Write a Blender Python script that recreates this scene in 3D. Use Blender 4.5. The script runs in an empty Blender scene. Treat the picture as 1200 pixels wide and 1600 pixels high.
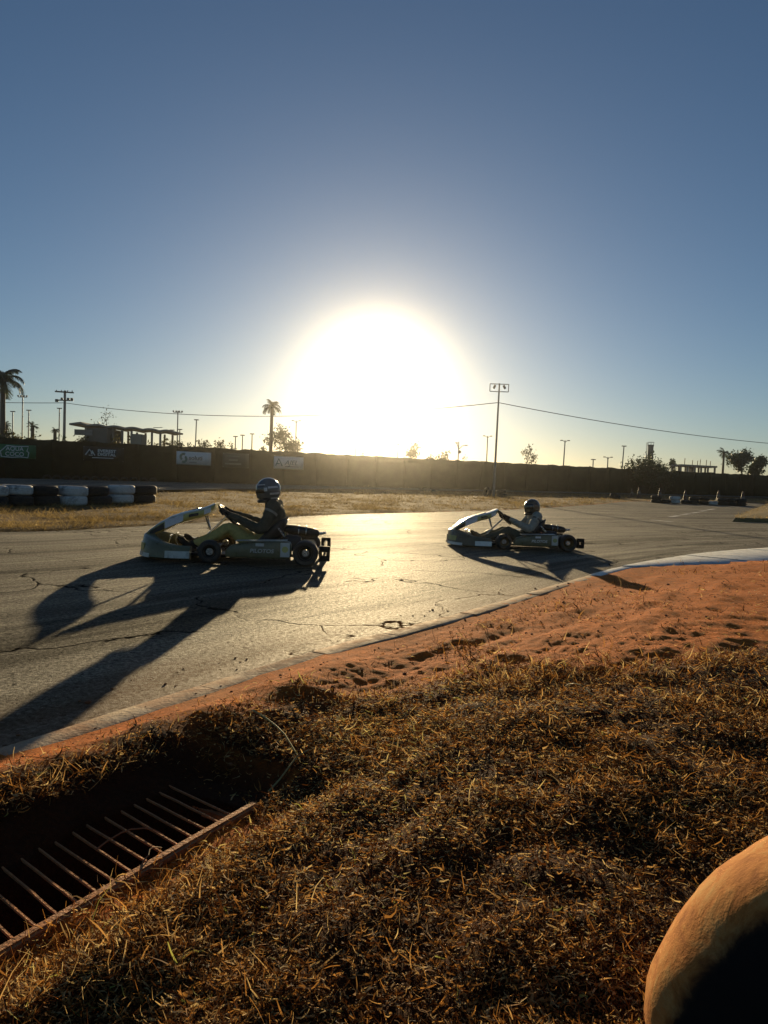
import bpy, math, random
import numpy as np
from mathutils import Vector, Matrix

sc = bpy.context.scene
COL = sc.collection
R = math.radians
random.seed(7)

# ------------------------------------------------------------------ camera
CAM_H = 0.87
FPX = 1109.0                                  # focal length in pixels of the 1200 x 1600 photograph
cam = bpy.data.cameras.new('camera'); cam_o = bpy.data.objects.new('camera', cam); COL.objects.link(cam_o)
cam.sensor_fit = 'VERTICAL'; cam.angle = 2 * math.atan(800 / FPX); cam.clip_start = 0.02; cam.clip_end = 8000
CM = Matrix.Translation((0, 0, CAM_H)) @ Matrix.Rotation(R(90 - 2.32), 4, 'X') @ Matrix.Rotation(R(2.0), 4, 'Z')
cam_o.matrix_world = CM
sc.camera = cam_o

# ------------------------------------------------------------------ sky, sun, exposure
SUN_EL, SUN_AZ = 8.2, -0.9
world = bpy.data.worlds.new('World'); sc.world = world; world.use_nodes = True
wn = world.node_tree; bg = wn.nodes['Background']
sky = wn.nodes.new('ShaderNodeTexSky'); sky.sky_type = 'NISHITA'; sky.sun_disc = False
sky.sun_elevation = R(SUN_EL); sky.sun_rotation = R(SUN_AZ)
sky.altitude = 700; sky.air_density = 1.0; sky.dust_density = 0.65; sky.ozone_density = 3.2
wn.links.new(sky.outputs[0], bg.inputs[0]); bg.inputs[1].default_value = 0.05
sl = bpy.data.lights.new('sun', 'SUN'); so = bpy.data.objects.new('sun', sl); COL.objects.link(so)
sl.energy = 5.0; sl.angle = R(0.5); sl.color = (1.0, 0.76, 0.42)
sd = Vector((math.sin(R(SUN_AZ)) * math.cos(R(SUN_EL)), math.cos(R(SUN_AZ)) * math.cos(R(SUN_EL)), math.sin(R(SUN_EL))))
so.rotation_euler = sd.to_track_quat('Z', 'Y').to_euler()
sc.view_settings.view_transform = 'Standard'; sc.view_settings.look = 'None'
sc.view_settings.gamma = 1.0; sc.view_settings.exposure = 0.50; sc.view_settings.use_curve_mapping = False
HAZE_DENSITY, HAZE_G = 0.0006, 0.979

# ------------------------------------------------------------------ helpers
def ray(px, py):
    d = CM.to_3x3() @ Vector(((px - 600) / FPX, (800 - py) / FPX, -1.0))
    return d.normalized()
def base_z(x, y):
    """gentle rise of the land beyond the circuit"""
    t = np.clip((np.asarray(y, float) - 26.0) / 8.0, 0, None)
    r = np.where(t < 1, 0.5 * t * t * 8.0, (t - 0.5) * 8.0) * 0.012
    return np.minimum(r, 1.0 + 0.0008 * np.asarray(y, float))
def at(px, py, Y):
    d = ray(px, py); return Vector((0, 0, CAM_H)) + d * (Y / d.y)
def ground_at(px, py):
    d = ray(px, py); o = Vector((0, 0, CAM_H)); lo = None
    y = 0.5
    while y < 400:
        p = o + d * (y / d.y)
        if p.z <= float(base_z(p.x, p.y)): return p
        y *= 1.004
    return p
# fence line
FE_A, FE_SL = 65.6, 0.577
FDIR = Vector((1, FE_SL, 0)).normalized(); FNRM = Vector((FE_SL, -1, 0)).normalized()
def on_fence(px, py, off=0.0):
    o = Vector((0, 0, CAM_H)); d = ray(px, py); p0 = Vector((0, FE_A, 0)) + FNRM * off
    return o + d * ((p0 - o).dot(FNRM) / d.dot(FNRM))

def _hash(ix, iy, seed):
    n = (ix.astype(np.int64) * 374761393 + iy.astype(np.int64) * 668265263 + seed * 974634457) & 0xffffffff
    n = ((n ^ (n >> 13)) * 1274126177) & 0xffffffff
    return ((n ^ (n >> 16)) & 0xffff) / 65535.0
def vnoise(x, y, seed=0):
    x = np.asarray(x, float); y = np.asarray(y, float)
    ix = np.floor(x); iy = np.floor(y); fx = x - ix; fy = y - iy
    fx = fx * fx * fx * (fx * (fx * 6 - 15) + 10); fy = fy * fy * fy * (fy * (fy * 6 - 15) + 10)
    a = _hash(ix, iy, seed); b = _hash(ix + 1, iy, seed); c = _hash(ix, iy + 1, seed); d = _hash(ix + 1, iy + 1, seed)
    return (a + (b - a) * fx) * (1 - fy) + (c + (d - c) * fx) * fy
def fbm(x, y, f, octv=4, seed=0):
    s = 0; a = 0.5; t = 0
    for k in range(octv):
        s = s + a * (vnoise(np.asarray(x) * f, np.asarray(y) * f, seed + k * 17) - 0.5) * 2; t += a; a *= 0.5; f *= 2.03
    return s / t
def sstep(a, b, x):
    t = np.clip((x - a) / (b - a), 0, 1); return t * t * (3 - 2 * t)

def spline(pts, n):
    """Catmull-Rom through 2-D/3-D points, n samples per span"""
    P = [Vector(p) for p in pts]; P = [P[0] * 2 - P[1]] + P + [P[-1] * 2 - P[-2]]
    out = []
    for i in range(1, len(P) - 2):
        p0, p1, p2, p3 = P[i - 1:i + 3]
        for k in range(n):
            t = k / n
            out.append(0.5 * ((2 * p1) + (p2 - p0) * t + (2 * p0 - 5 * p1 + 4 * p2 - p3) * t * t + (3 * p1 - p0 - 3 * p2 + p3) * t ** 3))
    out.append(P[-2]); return out
def sdist(px, py, line):
    """signed distance to polyline; positive on the right of its direction"""
    px = np.asarray(px, float).ravel(); py = np.asarray(py, float).ravel()
    best = np.full(px.shape, 1e18); sg = np.ones(px.shape)
    for (a, b) in zip(line[:-1], line[1:]):
        dx, dy = b[0] - a[0], b[1] - a[1]; L2 = dx * dx + dy * dy
        if L2 < 1e-12: continue
        t = np.clip(((px - a[0]) * dx + (py - a[1]) * dy) / L2, 0, 1)
        qx = px - (a[0] + t * dx); qy = py - (a[1] + t * dy); d2 = qx * qx + qy * qy
        m = d2 < best; best[m] = d2[m]; sg[m] = np.where((dx * qy - dy * qx)[m] > 0, -1.0, 1.0)
    return np.sqrt(best) * sg

def empty(name, loc=(0, 0, 0), rz=0.0, rot=None):
    o = bpy.data.objects.new(name, None); COL.objects.link(o); o.location = loc
    o.rotation_euler = rot if rot else (0, 0, rz); o.empty_display_size = 0.1; return o
def tag(o, label=None, cat=None, group=None, kind=None):
    if label: o['label'] = label
    if cat: o['category'] = cat
    if group: o['group'] = group
    if kind: o['kind'] = kind
    return o
def copy_tree(o, parent=None):
    c = o.copy(); COL.objects.link(c); c.parent = parent
    for ch in list(o.children): copy_tree(ch, c)
    return c

class MB:
    def __init__(s): s.v = []; s.f = []; s.m = []
    def add(s, v, f, mi=0):
        b = len(s.v); s.v += [tuple(p) for p in v]; s.f += [tuple(i + b for i in q) for q in f]; s.m += [mi] * len(f); return s
    def box(s, c, d, rot=None, mi=0, taper=1.0):
        hx, hy, hz = d[0] / 2, d[1] / 2, d[2] / 2; t = taper
        v = [Vector(p) for p in ((-hx, -hy, -hz), (hx, -hy, -hz), (hx, hy, -hz), (-hx, hy, -hz), (-hx * t, -hy * t, hz), (hx * t, -hy * t, hz), (hx * t, hy * t, hz), (-hx * t, hy * t, hz))]
        if rot is not None: v = [rot @ p for p in v]
        c = Vector(c)
        return s.add([p + c for p in v], [(0, 3, 2, 1), (4, 5, 6, 7), (0, 1, 5, 4), (1, 2, 6, 5), (2, 3, 7, 6), (3, 0, 4, 7)], mi)
    def rbox(s, c, d, r=0.02, rot=None, mi=0):
        """box with rounded vertical and horizontal edges (3 stacked rings)"""
        hx, hy, hz = d[0] / 2, d[1] / 2, d[2] / 2; r = min(r, hx * .9, hy * .9, hz * .9)
        def ring(z, ins):
            o = []
            for (sx, sy, a0) in ((1, 1, 0), (-1, 1, 90), (-1, -1, 180), (1, -1, 270)):
                for k in range(4):
                    a = R(a0 + k * 30); o.append(Vector((sx * (hx - r) + (r - ins) * math.cos(a), sy * (hy - r) + (r - ins) * math.sin(a), z)))
            return o
        secs = [ring(-hz, r * .95), ring(-hz + r * .3, r * .3), ring(-hz + r, 0), ring(hz - r, 0), ring(hz - r * .3, r * .3), ring(hz, r * .95)]
        if rot is not None: secs = [[rot @ p for p in q] for q in secs]
        c = Vector(c); return s.loft([[p + c for p in q] for q in secs], mi=mi)
    def loft(s, secs, closed=True, cap=True, mi=0, loop=False):
        n = len(secs[0]); v = [p for q in secs for p in q]; f = []
        m = len(secs)
        for i in range(m if loop else m - 1):
            i2 = (i + 1) % m
            for j in range(n if closed else n - 1):
                j2 = (j + 1) % n; f.append((i * n + j, i * n + j2, i2 * n + j2, i2 * n + j))
        if cap and closed and not loop: f.append(tuple(range(n - 1, -1, -1))); f.append(tuple((m - 1) * n + j for j in range(n)))
        return s.add(v, f, mi)
    def tube(s, path, rad, n=8, mi=0, loop=False, up=None):
        P = [Vector(p) for p in path]; m = len(P)
        rad = rad if isinstance(rad, (list, tuple)) else [rad] * m
        secs = []; prev = None
        for i, p in enumerate(P):
            t = (P[(i + 1) % m] - P[i - 1]) if loop else (P[min(i + 1, m - 1)] - P[max(i - 1, 0)])
            t = t.normalized() if t.length > 1e-9 else Vector((0, 0, 1))
            if prev is None:
                u = Vector(up) if up else (Vector((0, 0, 1)) if abs(t.z) < 0.9 else Vector((1, 0, 0)))
            else: u = prev
            u = (u - t * u.dot(t)).normalized(); w = t.cross(u); prev = u
            ru, rw = rad[i] if isinstance(rad[i], (tuple, list)) else (rad[i], rad[i])
            secs.append([p + u * ru * math.cos(2 * math.pi * k / n) + w * rw * math.sin(2 * math.pi * k / n) for k in range(n)])
        return s.loft(secs, mi=mi, loop=loop)
    def lathe(s, prof, n=24, M=None, mi=0, cap=False, loop=False):
        """profile of (radius, height) about +Z, then matrix M"""
        secs = []
        for k in range(n):
            a = 2 * math.pi * k / n
            secs.append([Vector((r * math.cos(a), r * math.sin(a), z)) for r, z in prof])
        if M is not None: secs = [[M @ p for p in q] for q in secs]
        return s.loft(secs, closed=loop, cap=False, mi=mi, loop=True)
    def ball(s, c, r, n=14, m=9, rot=None, mi=0):
        c = Vector(c); r = r if isinstance(r, (tuple, list)) else (r, r, r)
        secs = []
        for i in range(m):
            th = math.pi * (i + 0.001 if i == 0 else (m - 1 - 0.001 if i == m - 1 else i)) / (m - 1)
            q = [Vector((r[0] * math.sin(th) * math.cos(2 * math.pi * k / n), r[1] * math.sin(th) * math.sin(2 * math.pi * k / n), -r[2] * math.cos(th))) for k in range(n)]
            secs.append([c + (rot @ p if rot is not None else p) for p in q])
        return s.loft(secs, mi=mi)
    def mesh(s, name):
        me = bpy.data.meshes.new(name); me.from_pydata(s.v, [], s.f); me.validate(); return me
    def build(s, name, mats, parent=None, smooth=None, loc=None):
        me = s.mesh(name); mats = mats if isinstance(mats, (list, tuple)) else [mats]
        for m in mats: me.materials.append(m)
        if len(mats) > 1 and len(me.polygons) == len(s.m): me.polygons.foreach_set('material_index', s.m)
        if smooth is not None:
            me.polygons.foreach_set('use_smooth', [True] * len(me.polygons)); me.set_sharp_from_angle(angle=R(smooth))
        o = bpy.data.objects.new(name, me); COL.objects.link(o); o.parent = parent
        if loc is not None: o.location = loc
        return o
def obj_from(me, name, parent=None):
    o = bpy.data.objects.new(name, me); COL.objects.link(o); o.parent = parent; return o

def fast_mesh(name, V, Q, mat, tint=None, smooth=False):
    """numpy vertices and quads -> mesh, optional per-vertex float attribute"""
    me = bpy.data.meshes.new(name); nv, nq = len(V), len(Q)
    me.vertices.add(nv); me.vertices.foreach_set('co', np.asarray(V, np.float32).ravel())
    me.loops.add(nq * 4); me.loops.foreach_set('vertex_index', np.asarray(Q, np.int32).ravel())
    me.polygons.add(nq); me.polygons.foreach_set('loop_start', np.arange(0, nq * 4, 4, dtype=np.int32))
    me.polygons.foreach_set('loop_total', np.full(nq, 4, np.int32))
    if smooth: me.polygons.foreach_set('use_smooth', np.ones(nq, bool))
    me.update(calc_edges=True)
    if tint is not None:
        tint = np.asarray(tint, np.float32)
        if tint.ndim == 1:
            a = me.attributes.new('tint', 'FLOAT', 'POINT'); a.data.foreach_set('value', tint)
        else:
            a = me.attributes.new('tint', 'FLOAT_COLOR', 'POINT'); c = np.ones((nv, 4), np.float32); c[:, :3] = tint; a.data.foreach_set('color', c.ravel())
    me.materials.append(mat); return me

# ------------------------------------------------------------------ materials
class NT:
    def __init__(s, name):
        s.mat = bpy.data.materials.new(name); s.mat.use_nodes = True; s.t = s.mat.node_tree; s.n = s.t.nodes
        s.p = s.n['Principled BSDF']; s.out = s.n['Material Output']
    def new(s, typ, **kw):
        n = s.n.new('ShaderNode' + typ)
        for k, v in kw.items():
            if k in n.inputs: n.inputs[k].default_value = v
            else: setattr(n, k, v)
        return n
    def link(s, a, b): s.t.links.new(a, b)
    def noise(s, scale, detail=4, rough=0.6, vec=None, dist=0.0):
        n = s.new('TexNoise'); n.inputs['Scale'].default_value = scale; n.inputs['Detail'].default_value = detail
        n.inputs['Roughness'].default_value = rough; n.inputs['Distortion'].default_value = dist
        if vec is not None: s.link(vec, n.inputs['Vector'])
        return n.outputs['Fac']
    def ramp(s, fac, stops, interp='LINEAR'):
        r = s.new('ValToRGB'); r.color_ramp.interpolation = interp; e = r.color_ramp.elements
        while len(e) < len(stops): e.new(0.5)
        for i, (p, c) in enumerate(stops):
            e[i].position = p; e[i].color = (c[0], c[1], c[2], 1) if isinstance(c, (tuple, list)) else (c, c, c, 1)
        s.link(fac, r.inputs['Fac']); return r.outputs['Color']
    def mix(s, fac, a, b, mode='MIX'):
        m = s.new('Mix', data_type='RGBA', blend_type=mode)
        for sock, val in ((m.inputs[0], fac), (m.inputs[6], a), (m.inputs[7], b)):
            if hasattr(val, 'is_output'): s.link(val, sock)
            elif isinstance(val, (tuple, list)): sock.default_value = (val[0], val[1], val[2], 1)
            else: sock.default_value = val
        return m.outputs[2]
    def math(s, op, a, b=0.0):
        m = s.new('Math', operation=op)
        for i, val in enumerate((a, b)):
            if hasattr(val, 'is_output'): s.link(val, m.inputs[i])
            else: m.inputs[i].default_value = val
        return m.outputs[0]
    def bump(s, h, strength=0.3, dist=0.01, prev=None):
        b = s.new('Bump'); b.inputs['Strength'].default_value = strength; b.inputs['Distance'].default_value = dist
        s.link(h, b.inputs['Height'])
        if prev is not None: s.link(prev, b.inputs['Normal'])
        return b.outputs['Normal']
    def coords(s, kind='Object'): return s.new('TexCoord').outputs[kind]

_mats = {}
def mat(name, col, rough=0.6, metal=0.0, var=0.25, vscale=8.0, bump=0.0, bscale=40.0, dirt=None, dirt_amt=0.5, spec=0.5, coat=0.0):
    if name in _mats: return _mats[name]
    t = NT(name); co = t.coords()
    n = t.noise(vscale, 5, 0.65, co)
    a = tuple(c * (1 - var) for c in col); b = tuple(min(1, c * (1 + var)) for c in col)
    c = t.ramp(n, [(0.3, a), (0.7, b)])
    if dirt is not None:
        d = t.ramp(t.noise(vscale * 0.6, 6, 0.7, co, 0.6), [(0.62 - dirt_amt * 0.35, 0.0), (0.80 - dirt_amt * 0.2, 1.0)])
        c = t.mix(d, c, dirt)
    t.link(c, t.p.inputs['Base Color']); t.p.inputs['Metallic'].default_value = metal
    t.link(t.ramp(t.noise(vscale * 3, 3, 0.6, co), [(0.3, max(0.02, rough - 0.12)), (0.7, min(1, rough + 0.12))]), t.p.inputs['Roughness'])
    t.p.inputs['Specular IOR Level'].default_value = spec; t.p.inputs['Coat Weight'].default_value = coat
    if bump: t.link(t.bump(t.noise(bscale, 5, 0.6, co), bump, 0.01), t.p.inputs['Normal'])
    _mats[name] = t.mat; return t.mat

def make_soil():
    t = NT('soil'); co = t.coords(); a = t.new('Attribute', attribute_name='tint')
    n1 = t.noise(9, 6, 0.7, co); n2 = t.noise(70, 5, 0.7, co); n3 = t.noise(300, 3, 0.7, co)
    c = t.mix(1.0, a.outputs['Color'], t.ramp(n1, [(0.25, 0.55), (0.5, 1.0), (0.75, 1.3)]), 'MULTIPLY')
    c = t.mix(1.0, c, t.ramp(n2, [(0.3, 0.65), (0.7, 1.35)]), 'MULTIPLY')
    c = t.mix(t.ramp(n3, [(0.62, 0.0), (0.72, 0.45)]), c, (0.30, 0.16, 0.07))
    t.link(c, t.p.inputs['Base Color']); t.p.inputs['Roughness'].default_value = 0.95; t.p.inputs['Specular IOR Level'].default_value = 0.12
    b = t.bump(n1, 0.35, 0.025); b = t.bump(n2, 1.0, 0.014, b); b = t.bump(n3, 0.7, 0.003, b)
    t.link(b, t.p.inputs['Normal']); return t.mat
def make_asphalt():
    t = NT('asphalt'); co = t.coords(); uv = t.coords('UV')
    mp = t.new('Mapping'); mp.inputs['Scale'].default_value = (0.06, 2.2, 1); t.link(uv, mp.inputs['Vector'])
    lanes = t.noise(1.6, 5, 0.6, mp.outputs[0], 0.2)                      # rubber streaks that follow the lane
    big = t.noise(0.45, 5, 0.6, co); fine = t.noise(140, 3, 0.7, co); grain = t.noise(42, 5, 0.85, co)
    c = t.ramp(grain, [(0.36, (0.024, 0.020, 0.013)), (0.50, (0.115, 0.096, 0.058)), (0.60, (0.22, 0.185, 0.110)), (0.70, (0.42, 0.36, 0.22))])
    c = t.mix(1.0, c, t.ramp(lanes, [(0.32, 0.42), (0.5, 0.95), (0.66, 1.25)]), 'MULTIPLY')
    mp2 = t.new('Mapping'); mp2.inputs['Scale'].default_value = (0.05, 0.75, 1); t.link(uv, mp2.inputs['Vector'])
    band = t.noise(1.5, 6, 0.72, mp2.outputs[0], 0.15)                     # broad rubbered-in racing line and worn lanes
    c = t.mix(1.0, c, t.ramp(band, [(0.38, 0.45), (0.47, 0.85), (0.60, 1.25)]), 'MULTIPLY')
    c = t.mix(1.0, c, t.ramp(big, [(0.3, 0.68), (0.7, 1.25)]), 'MULTIPLY')
    wn_ = t.new('TexNoise'); wn_.inputs['Scale'].default_value = 1.1; wn_.inputs['Detail'].default_value = 5; t.link(co, wn_.inputs['Vector'])
    sc_ = t.new('VectorMath', operation='SCALE'); t.link(wn_.outputs['Color'], sc_.inputs[0]); sc_.inputs['Scale'].default_value = 1.3
    ad = t.new('VectorMath', operation='ADD'); t.link(co, ad.inputs[0]); t.link(sc_.outputs[0], ad.inputs[1])
    vo = t.new('TexVoronoi', feature='DISTANCE_TO_EDGE'); vo.inputs['Scale'].default_value = 0.62; t.link(ad.outputs[0], vo.inputs['Vector'])
    brk = t.ramp(t.noise(0.8, 3, 0.5, co), [(0.40, 0.0), (0.46, 1.0)])
    crack = t.math('MULTIPLY', t.ramp(vo.outputs['Distance'], [(0.004, 1.0), (0.012, 0.0)]), brk)
    pit = t.ramp(t.noise(20, 2, 0.6, co, 0.4), [(0.30, 1.0), (0.35, 0.0)])
    dark = t.math('MAXIMUM', crack, t.math('MULTIPLY', pit, 0.8))
    c = t.mix(dark, c, (0.012, 0.010, 0.008))
    ge = t.new('Attribute', attribute_name='tint')                           # earth carried on to the edge of the lane
    c = t.mix(t.math('MULTIPLY', ge.outputs['Fac'], t.ramp(grain, [(0.3, 0.5), (0.6, 1.0)])), c, (0.24, 0.12, 0.055))
    t.link(c, t.p.inputs['Base Color'])
    t.link(t.ramp(grain, [(0.3, 0.88), (0.7, 0.55)]), t.p.inputs['Roughness']); 
    sp = t.math('MULTIPLY', t.ramp(band, [(0.38, 0.12), (0.5, 0.5), (0.62, 0.8)]), t.ramp(grain, [(0.38, 0.15), (0.52, 0.7), (0.64, 1.6)]))
    sp = t.math('MULTIPLY', sp, t.ramp(lanes, [(0.34, 0.35), (0.55, 1.1)])); sp = t.math('MULTIPLY', sp, t.math('SUBTRACT', 1.0, dark))
    t.link(sp, t.p.inputs['Specular IOR Level'])
    b = t.bump(grain, 1.0, 0.020); b = t.bump(fine, 1.0, 0.008, b); b = t.bump(t.math('SUBTRACT', 1.0, dark), 0.8, 0.01, b)
    t.link(b, t.p.inputs['Normal']); return t.mat
def make_grass(name, stops, trans=0.45):
    t = NT(name); a = t.new('Attribute', attribute_name='tint')
    c = t.ramp(a.outputs['Fac'], stops)
    t.link(c, t.p.inputs['Base Color']); t.p.inputs['Roughness'].default_value = 0.7; t.p.inputs['Specular IOR Level'].default_value = 0.12
    tr = t.new('BsdfTranslucent'); t.link(c, tr.inputs['Color'])
    m = t.new('MixShader'); m.inputs[0].default_value = trans; t.link(t.p.outputs[0], m.inputs[1]); t.link(tr.outputs[0], m.inputs[2]); t.link(m.outputs[0], t.out.inputs['Surface'])
    return t.mat
def make_leaf(name, col, trans=0.3):
    t = NT(name); co = t.coords()
    c = t.ramp(t.noise(1.7, 3, 0.6, co), [(0.3, tuple(x * 0.55 for x in col)), (0.7, tuple(x * 1.5 for x in col))])
    t.link(c, t.p.inputs['Base Color']); t.p.inputs['Roughness'].default_value = 0.55
    tr = t.new('BsdfTranslucent'); t.link(c, tr.inputs['Color'])
    m = t.new('MixShader'); m.inputs[0].default_value = trans; t.link(t.p.outputs[0], m.inputs[1]); t.link(tr.outputs[0], m.inputs[2]); t.link(m.outputs[0], t.out.inputs['Surface'])
    return t.mat

M_SOIL = make_soil(); M_ASPH = make_asphalt()
M_STRAW = make_grass('dry_straw', [(0.0, (0.035, 0.015, 0.006)), (0.35, (0.14, 0.050, 0.013)), (0.7, (0.54, 0.26, 0.065)), (0.92, (0.82, 0.62, 0.28)), (1.0, (0.42, 0.42, 0.10))])
M_FIELD = make_grass('dry_field_grass', [(0.0, (0.09, 0.060, 0.020)), (0.5, (0.26, 0.18, 0.065)), (1.0, (0.46, 0.35, 0.15))], 0.5)
M_LEAF = make_leaf('dark_leaf', (0.035, 0.050, 0.016)); M_LEAF_Y = make_leaf('dry_leaf', (0.075, 0.070, 0.022)); M_PALM = make_leaf('palm_leaf', (0.040, 0.050, 0.020))
M_BARK = mat('bark', (0.085, 0.062, 0.042), 0.9, bump=0.6, bscale=30)
M_STEEL = mat('galvanised_steel', (0.24, 0.24, 0.23), 0.5, 0.6, 0.2)
M_RUST = mat('dusty_rusted_steel', (0.46, 0.17, 0.050), 0.8, 0.1, 0.35, 30, bump=0.5, bscale=120, dirt=(0.36, 0.16, 0.06), dirt_amt=0.6)
M_CONC = mat('weathered_concrete', (0.50, 0.40, 0.28), 0.9, 0, 0.3, 6, bump=0.8, bscale=60, dirt=(0.34, 0.15, 0.06), dirt_amt=0.95)
M_CONC2 = mat('grey_concrete', (0.26, 0.25, 0.23), 0.9, 0, 0.2, 3, bump=0.3, bscale=20)
M_RUB = mat('black_rubber', (0.018, 0.018, 0.017), 0.75, 0, 0.3, 12, bump=0.2, bscale=80, dirt=(0.10, 0.075, 0.045), dirt_amt=0.25)
M_RUBW = mat('white_painted_rubber', (0.62, 0.61, 0.57), 0.7, 0, 0.12, 9, bump=0.2, bscale=60, dirt=(0.05, 0.045, 0.04), dirt_amt=0.32)
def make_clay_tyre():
    t = NT('clay_tyre_painted_shade'); co = t.coords(); sx = t.new('SeparateXYZ'); t.link(co, sx.inputs[0])
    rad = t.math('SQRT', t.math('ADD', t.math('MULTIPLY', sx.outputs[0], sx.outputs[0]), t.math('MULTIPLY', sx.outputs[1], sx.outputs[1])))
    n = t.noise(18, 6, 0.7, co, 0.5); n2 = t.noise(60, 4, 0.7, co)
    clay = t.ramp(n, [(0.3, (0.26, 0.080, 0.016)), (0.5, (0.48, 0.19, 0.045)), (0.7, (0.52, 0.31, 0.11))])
    f = t.ramp(t.math('ADD', rad, t.math('MULTIPLY', t.math('SUBTRACT', n, 0.5), 0.025)), [(0.386, 0.0), (0.400, 1.0)])  # black rubber inside this radius paints the face's shade into the colour
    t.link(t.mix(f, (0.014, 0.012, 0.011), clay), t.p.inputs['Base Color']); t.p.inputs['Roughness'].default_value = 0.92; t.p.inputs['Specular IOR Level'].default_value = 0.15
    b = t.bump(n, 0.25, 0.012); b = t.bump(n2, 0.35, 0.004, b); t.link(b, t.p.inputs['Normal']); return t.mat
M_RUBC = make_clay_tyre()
M_SLICK = mat('slick_tyre', (0.022, 0.021, 0.020), 0.6, 0, 0.3, 20, dirt=(0.07, 0.055, 0.035), dirt_amt=0.4)
M_CLOTH = mat('shade_cloth', (0.017, 0.020, 0.009), 0.95, 0, 0.45, 1.2, bump=0.3, bscale=9, spec=0.1)
M_CLOTHB = mat('brown_shade_cloth', (0.026, 0.019, 0.008), 0.95, 0, 0.45, 1.2, bump=0.3, bscale=9, spec=0.1)

# ------------------------------------------------------------------ circuit layout (metres, camera above the origin)
NEAR = [(-5.2, -4.4), (-3.3, -1.5), (-2.1, 0.55), (-1.16, 2.12), (-0.30, 3.55), (0.62, 4.85), (1.90, 6.85), (3.10, 8.55), (4.7, 10.35), (6.4, 11.8), (10.5, 14.4), (20, 18.5), (45, 25), (90, 33)]
FAR = [(-26, -1.0), (-17, 2.0), (-9.6, 6.6), (-5.35, 9.85), (-4.05, 12.1), (-1.5, 18.2), (2.1, 23.4), (6.8, 31), (12.2, 40), (17.5, 49), (27, 55), (60, 66), (130, 92)]
NEARC = [(p.x, p.y) for p in spline([Vector((a, b, 0)) for a, b in NEAR], 14)]
FARC = [(p.x, p.y) for p in spline([Vector((a, b, 0)) for a, b in FAR], 14)]

def grate_uv(x, y):
    """coordinates along / across the drain grate"""
    dx, dy = x + 0.275, y - 1.87
    ux, uy = -0.492, -0.870             # along the near frame bar, towards the camera
    vx, vy = -0.870, 0.492              # across, away from the bar
    return dx * ux + dy * uy, dx * vx + dy * vy
def height(x, y, d_near=None, d_far=None):
    x = np.asarray(x, float).ravel(); y = np.asarray(y, float).ravel()
    if d_near is None: d_near = sdist(x, y, NEARC)
    if d_far is None: d_far = -sdist(x, y, FARC)
    z = base_z(x, y)
    near = d_near > -0.35
    d_near0 = d_near; d_near = d_near - 1.10 * sstep(7.9, 10.4, y) * (d_near > 0)      # the wide painted kerb pushes the earth back
    v = 0.125 * sstep(0.05, 1.8, d_near) + 0.012
    v = v + 0.024 * fbm(x, y, 1.3, 4, 3) * sstep(0.0, 0.6, d_near) + 0.014 * fbm(x, y, 5.5, 4, 9) * sstep(0.05, 0.5, d_near) * (0.45 + 0.55 * sstep(0.9, 1.6, d_near) + 0.6 * np.exp(-((x + 0.7) ** 2 + (y - 2.2) ** 2) / 1.2))
    al = x * 0.55 + y * 0.83
    v = v + 0.024 * fbm(d_near * 7.0, al * 1.1, 1.0, 4, 23) * sstep(0.08, 0.3, d_near) * sstep(2.2, 1.2, d_near)
    v = v + 0.066 * np.exp(-((d_near - 0.38) / 0.19) ** 2) * sstep(0.25, -0.35, x) * (0.7 + 0.6 * vnoise(x * 3.5, y * 3.5, 5))     # spoil heap between kerb and drain
    v = v + (0.006 * fbm(x, y, 16.0, 3, 121) + 0.008 * np.abs(fbm(x * .7, y, 6.0, 3, 131))) * sstep(0.12, 0.35, d_near) * sstep(3.0, 1.4, d_near)
    u, w = grate_uv(x, y)
    pit = sstep(0.07, 0.12, u + 0.03 * fbm(x, y, 8.0, 2, 6)) * sstep(0.002, 0.025, w) * sstep(0.27, 0.20, w + 0.04 * fbm(x, y, 6.0, 3, 19))
    flat = sstep(-0.22, -0.02, u) * sstep(-0.26, -0.06, w) * sstep(0.40, 0.22, w)
    v = v * (1 - flat) + flat * (0.004 + 0.016 * (w < 0.0) + 0.010 * fbm(x, y, 9.0, 3, 71))
    v = v * (1 - pit) + pit * (-0.20)
    d_near = d_near0
    lip = sstep(-0.10, 0.03, d_near - 0.035 * fbm(x, y, 3.0, 3, 21))       # earth washed over the edge of the asphalt
    zz = np.where(near, z - 0.05 * (1 - lip) + v * lip, z - 0.05)
    f = sstep(-0.05, 0.25, d_far)
    zz = zz + f * (0.075 + (0.05 * fbm(x, y, 0.6, 3, 33) + 0.045 * fbm(x, y, 2.2, 3, 35)) * sstep(0.1, 1.0, d_far))
    return zz

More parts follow.
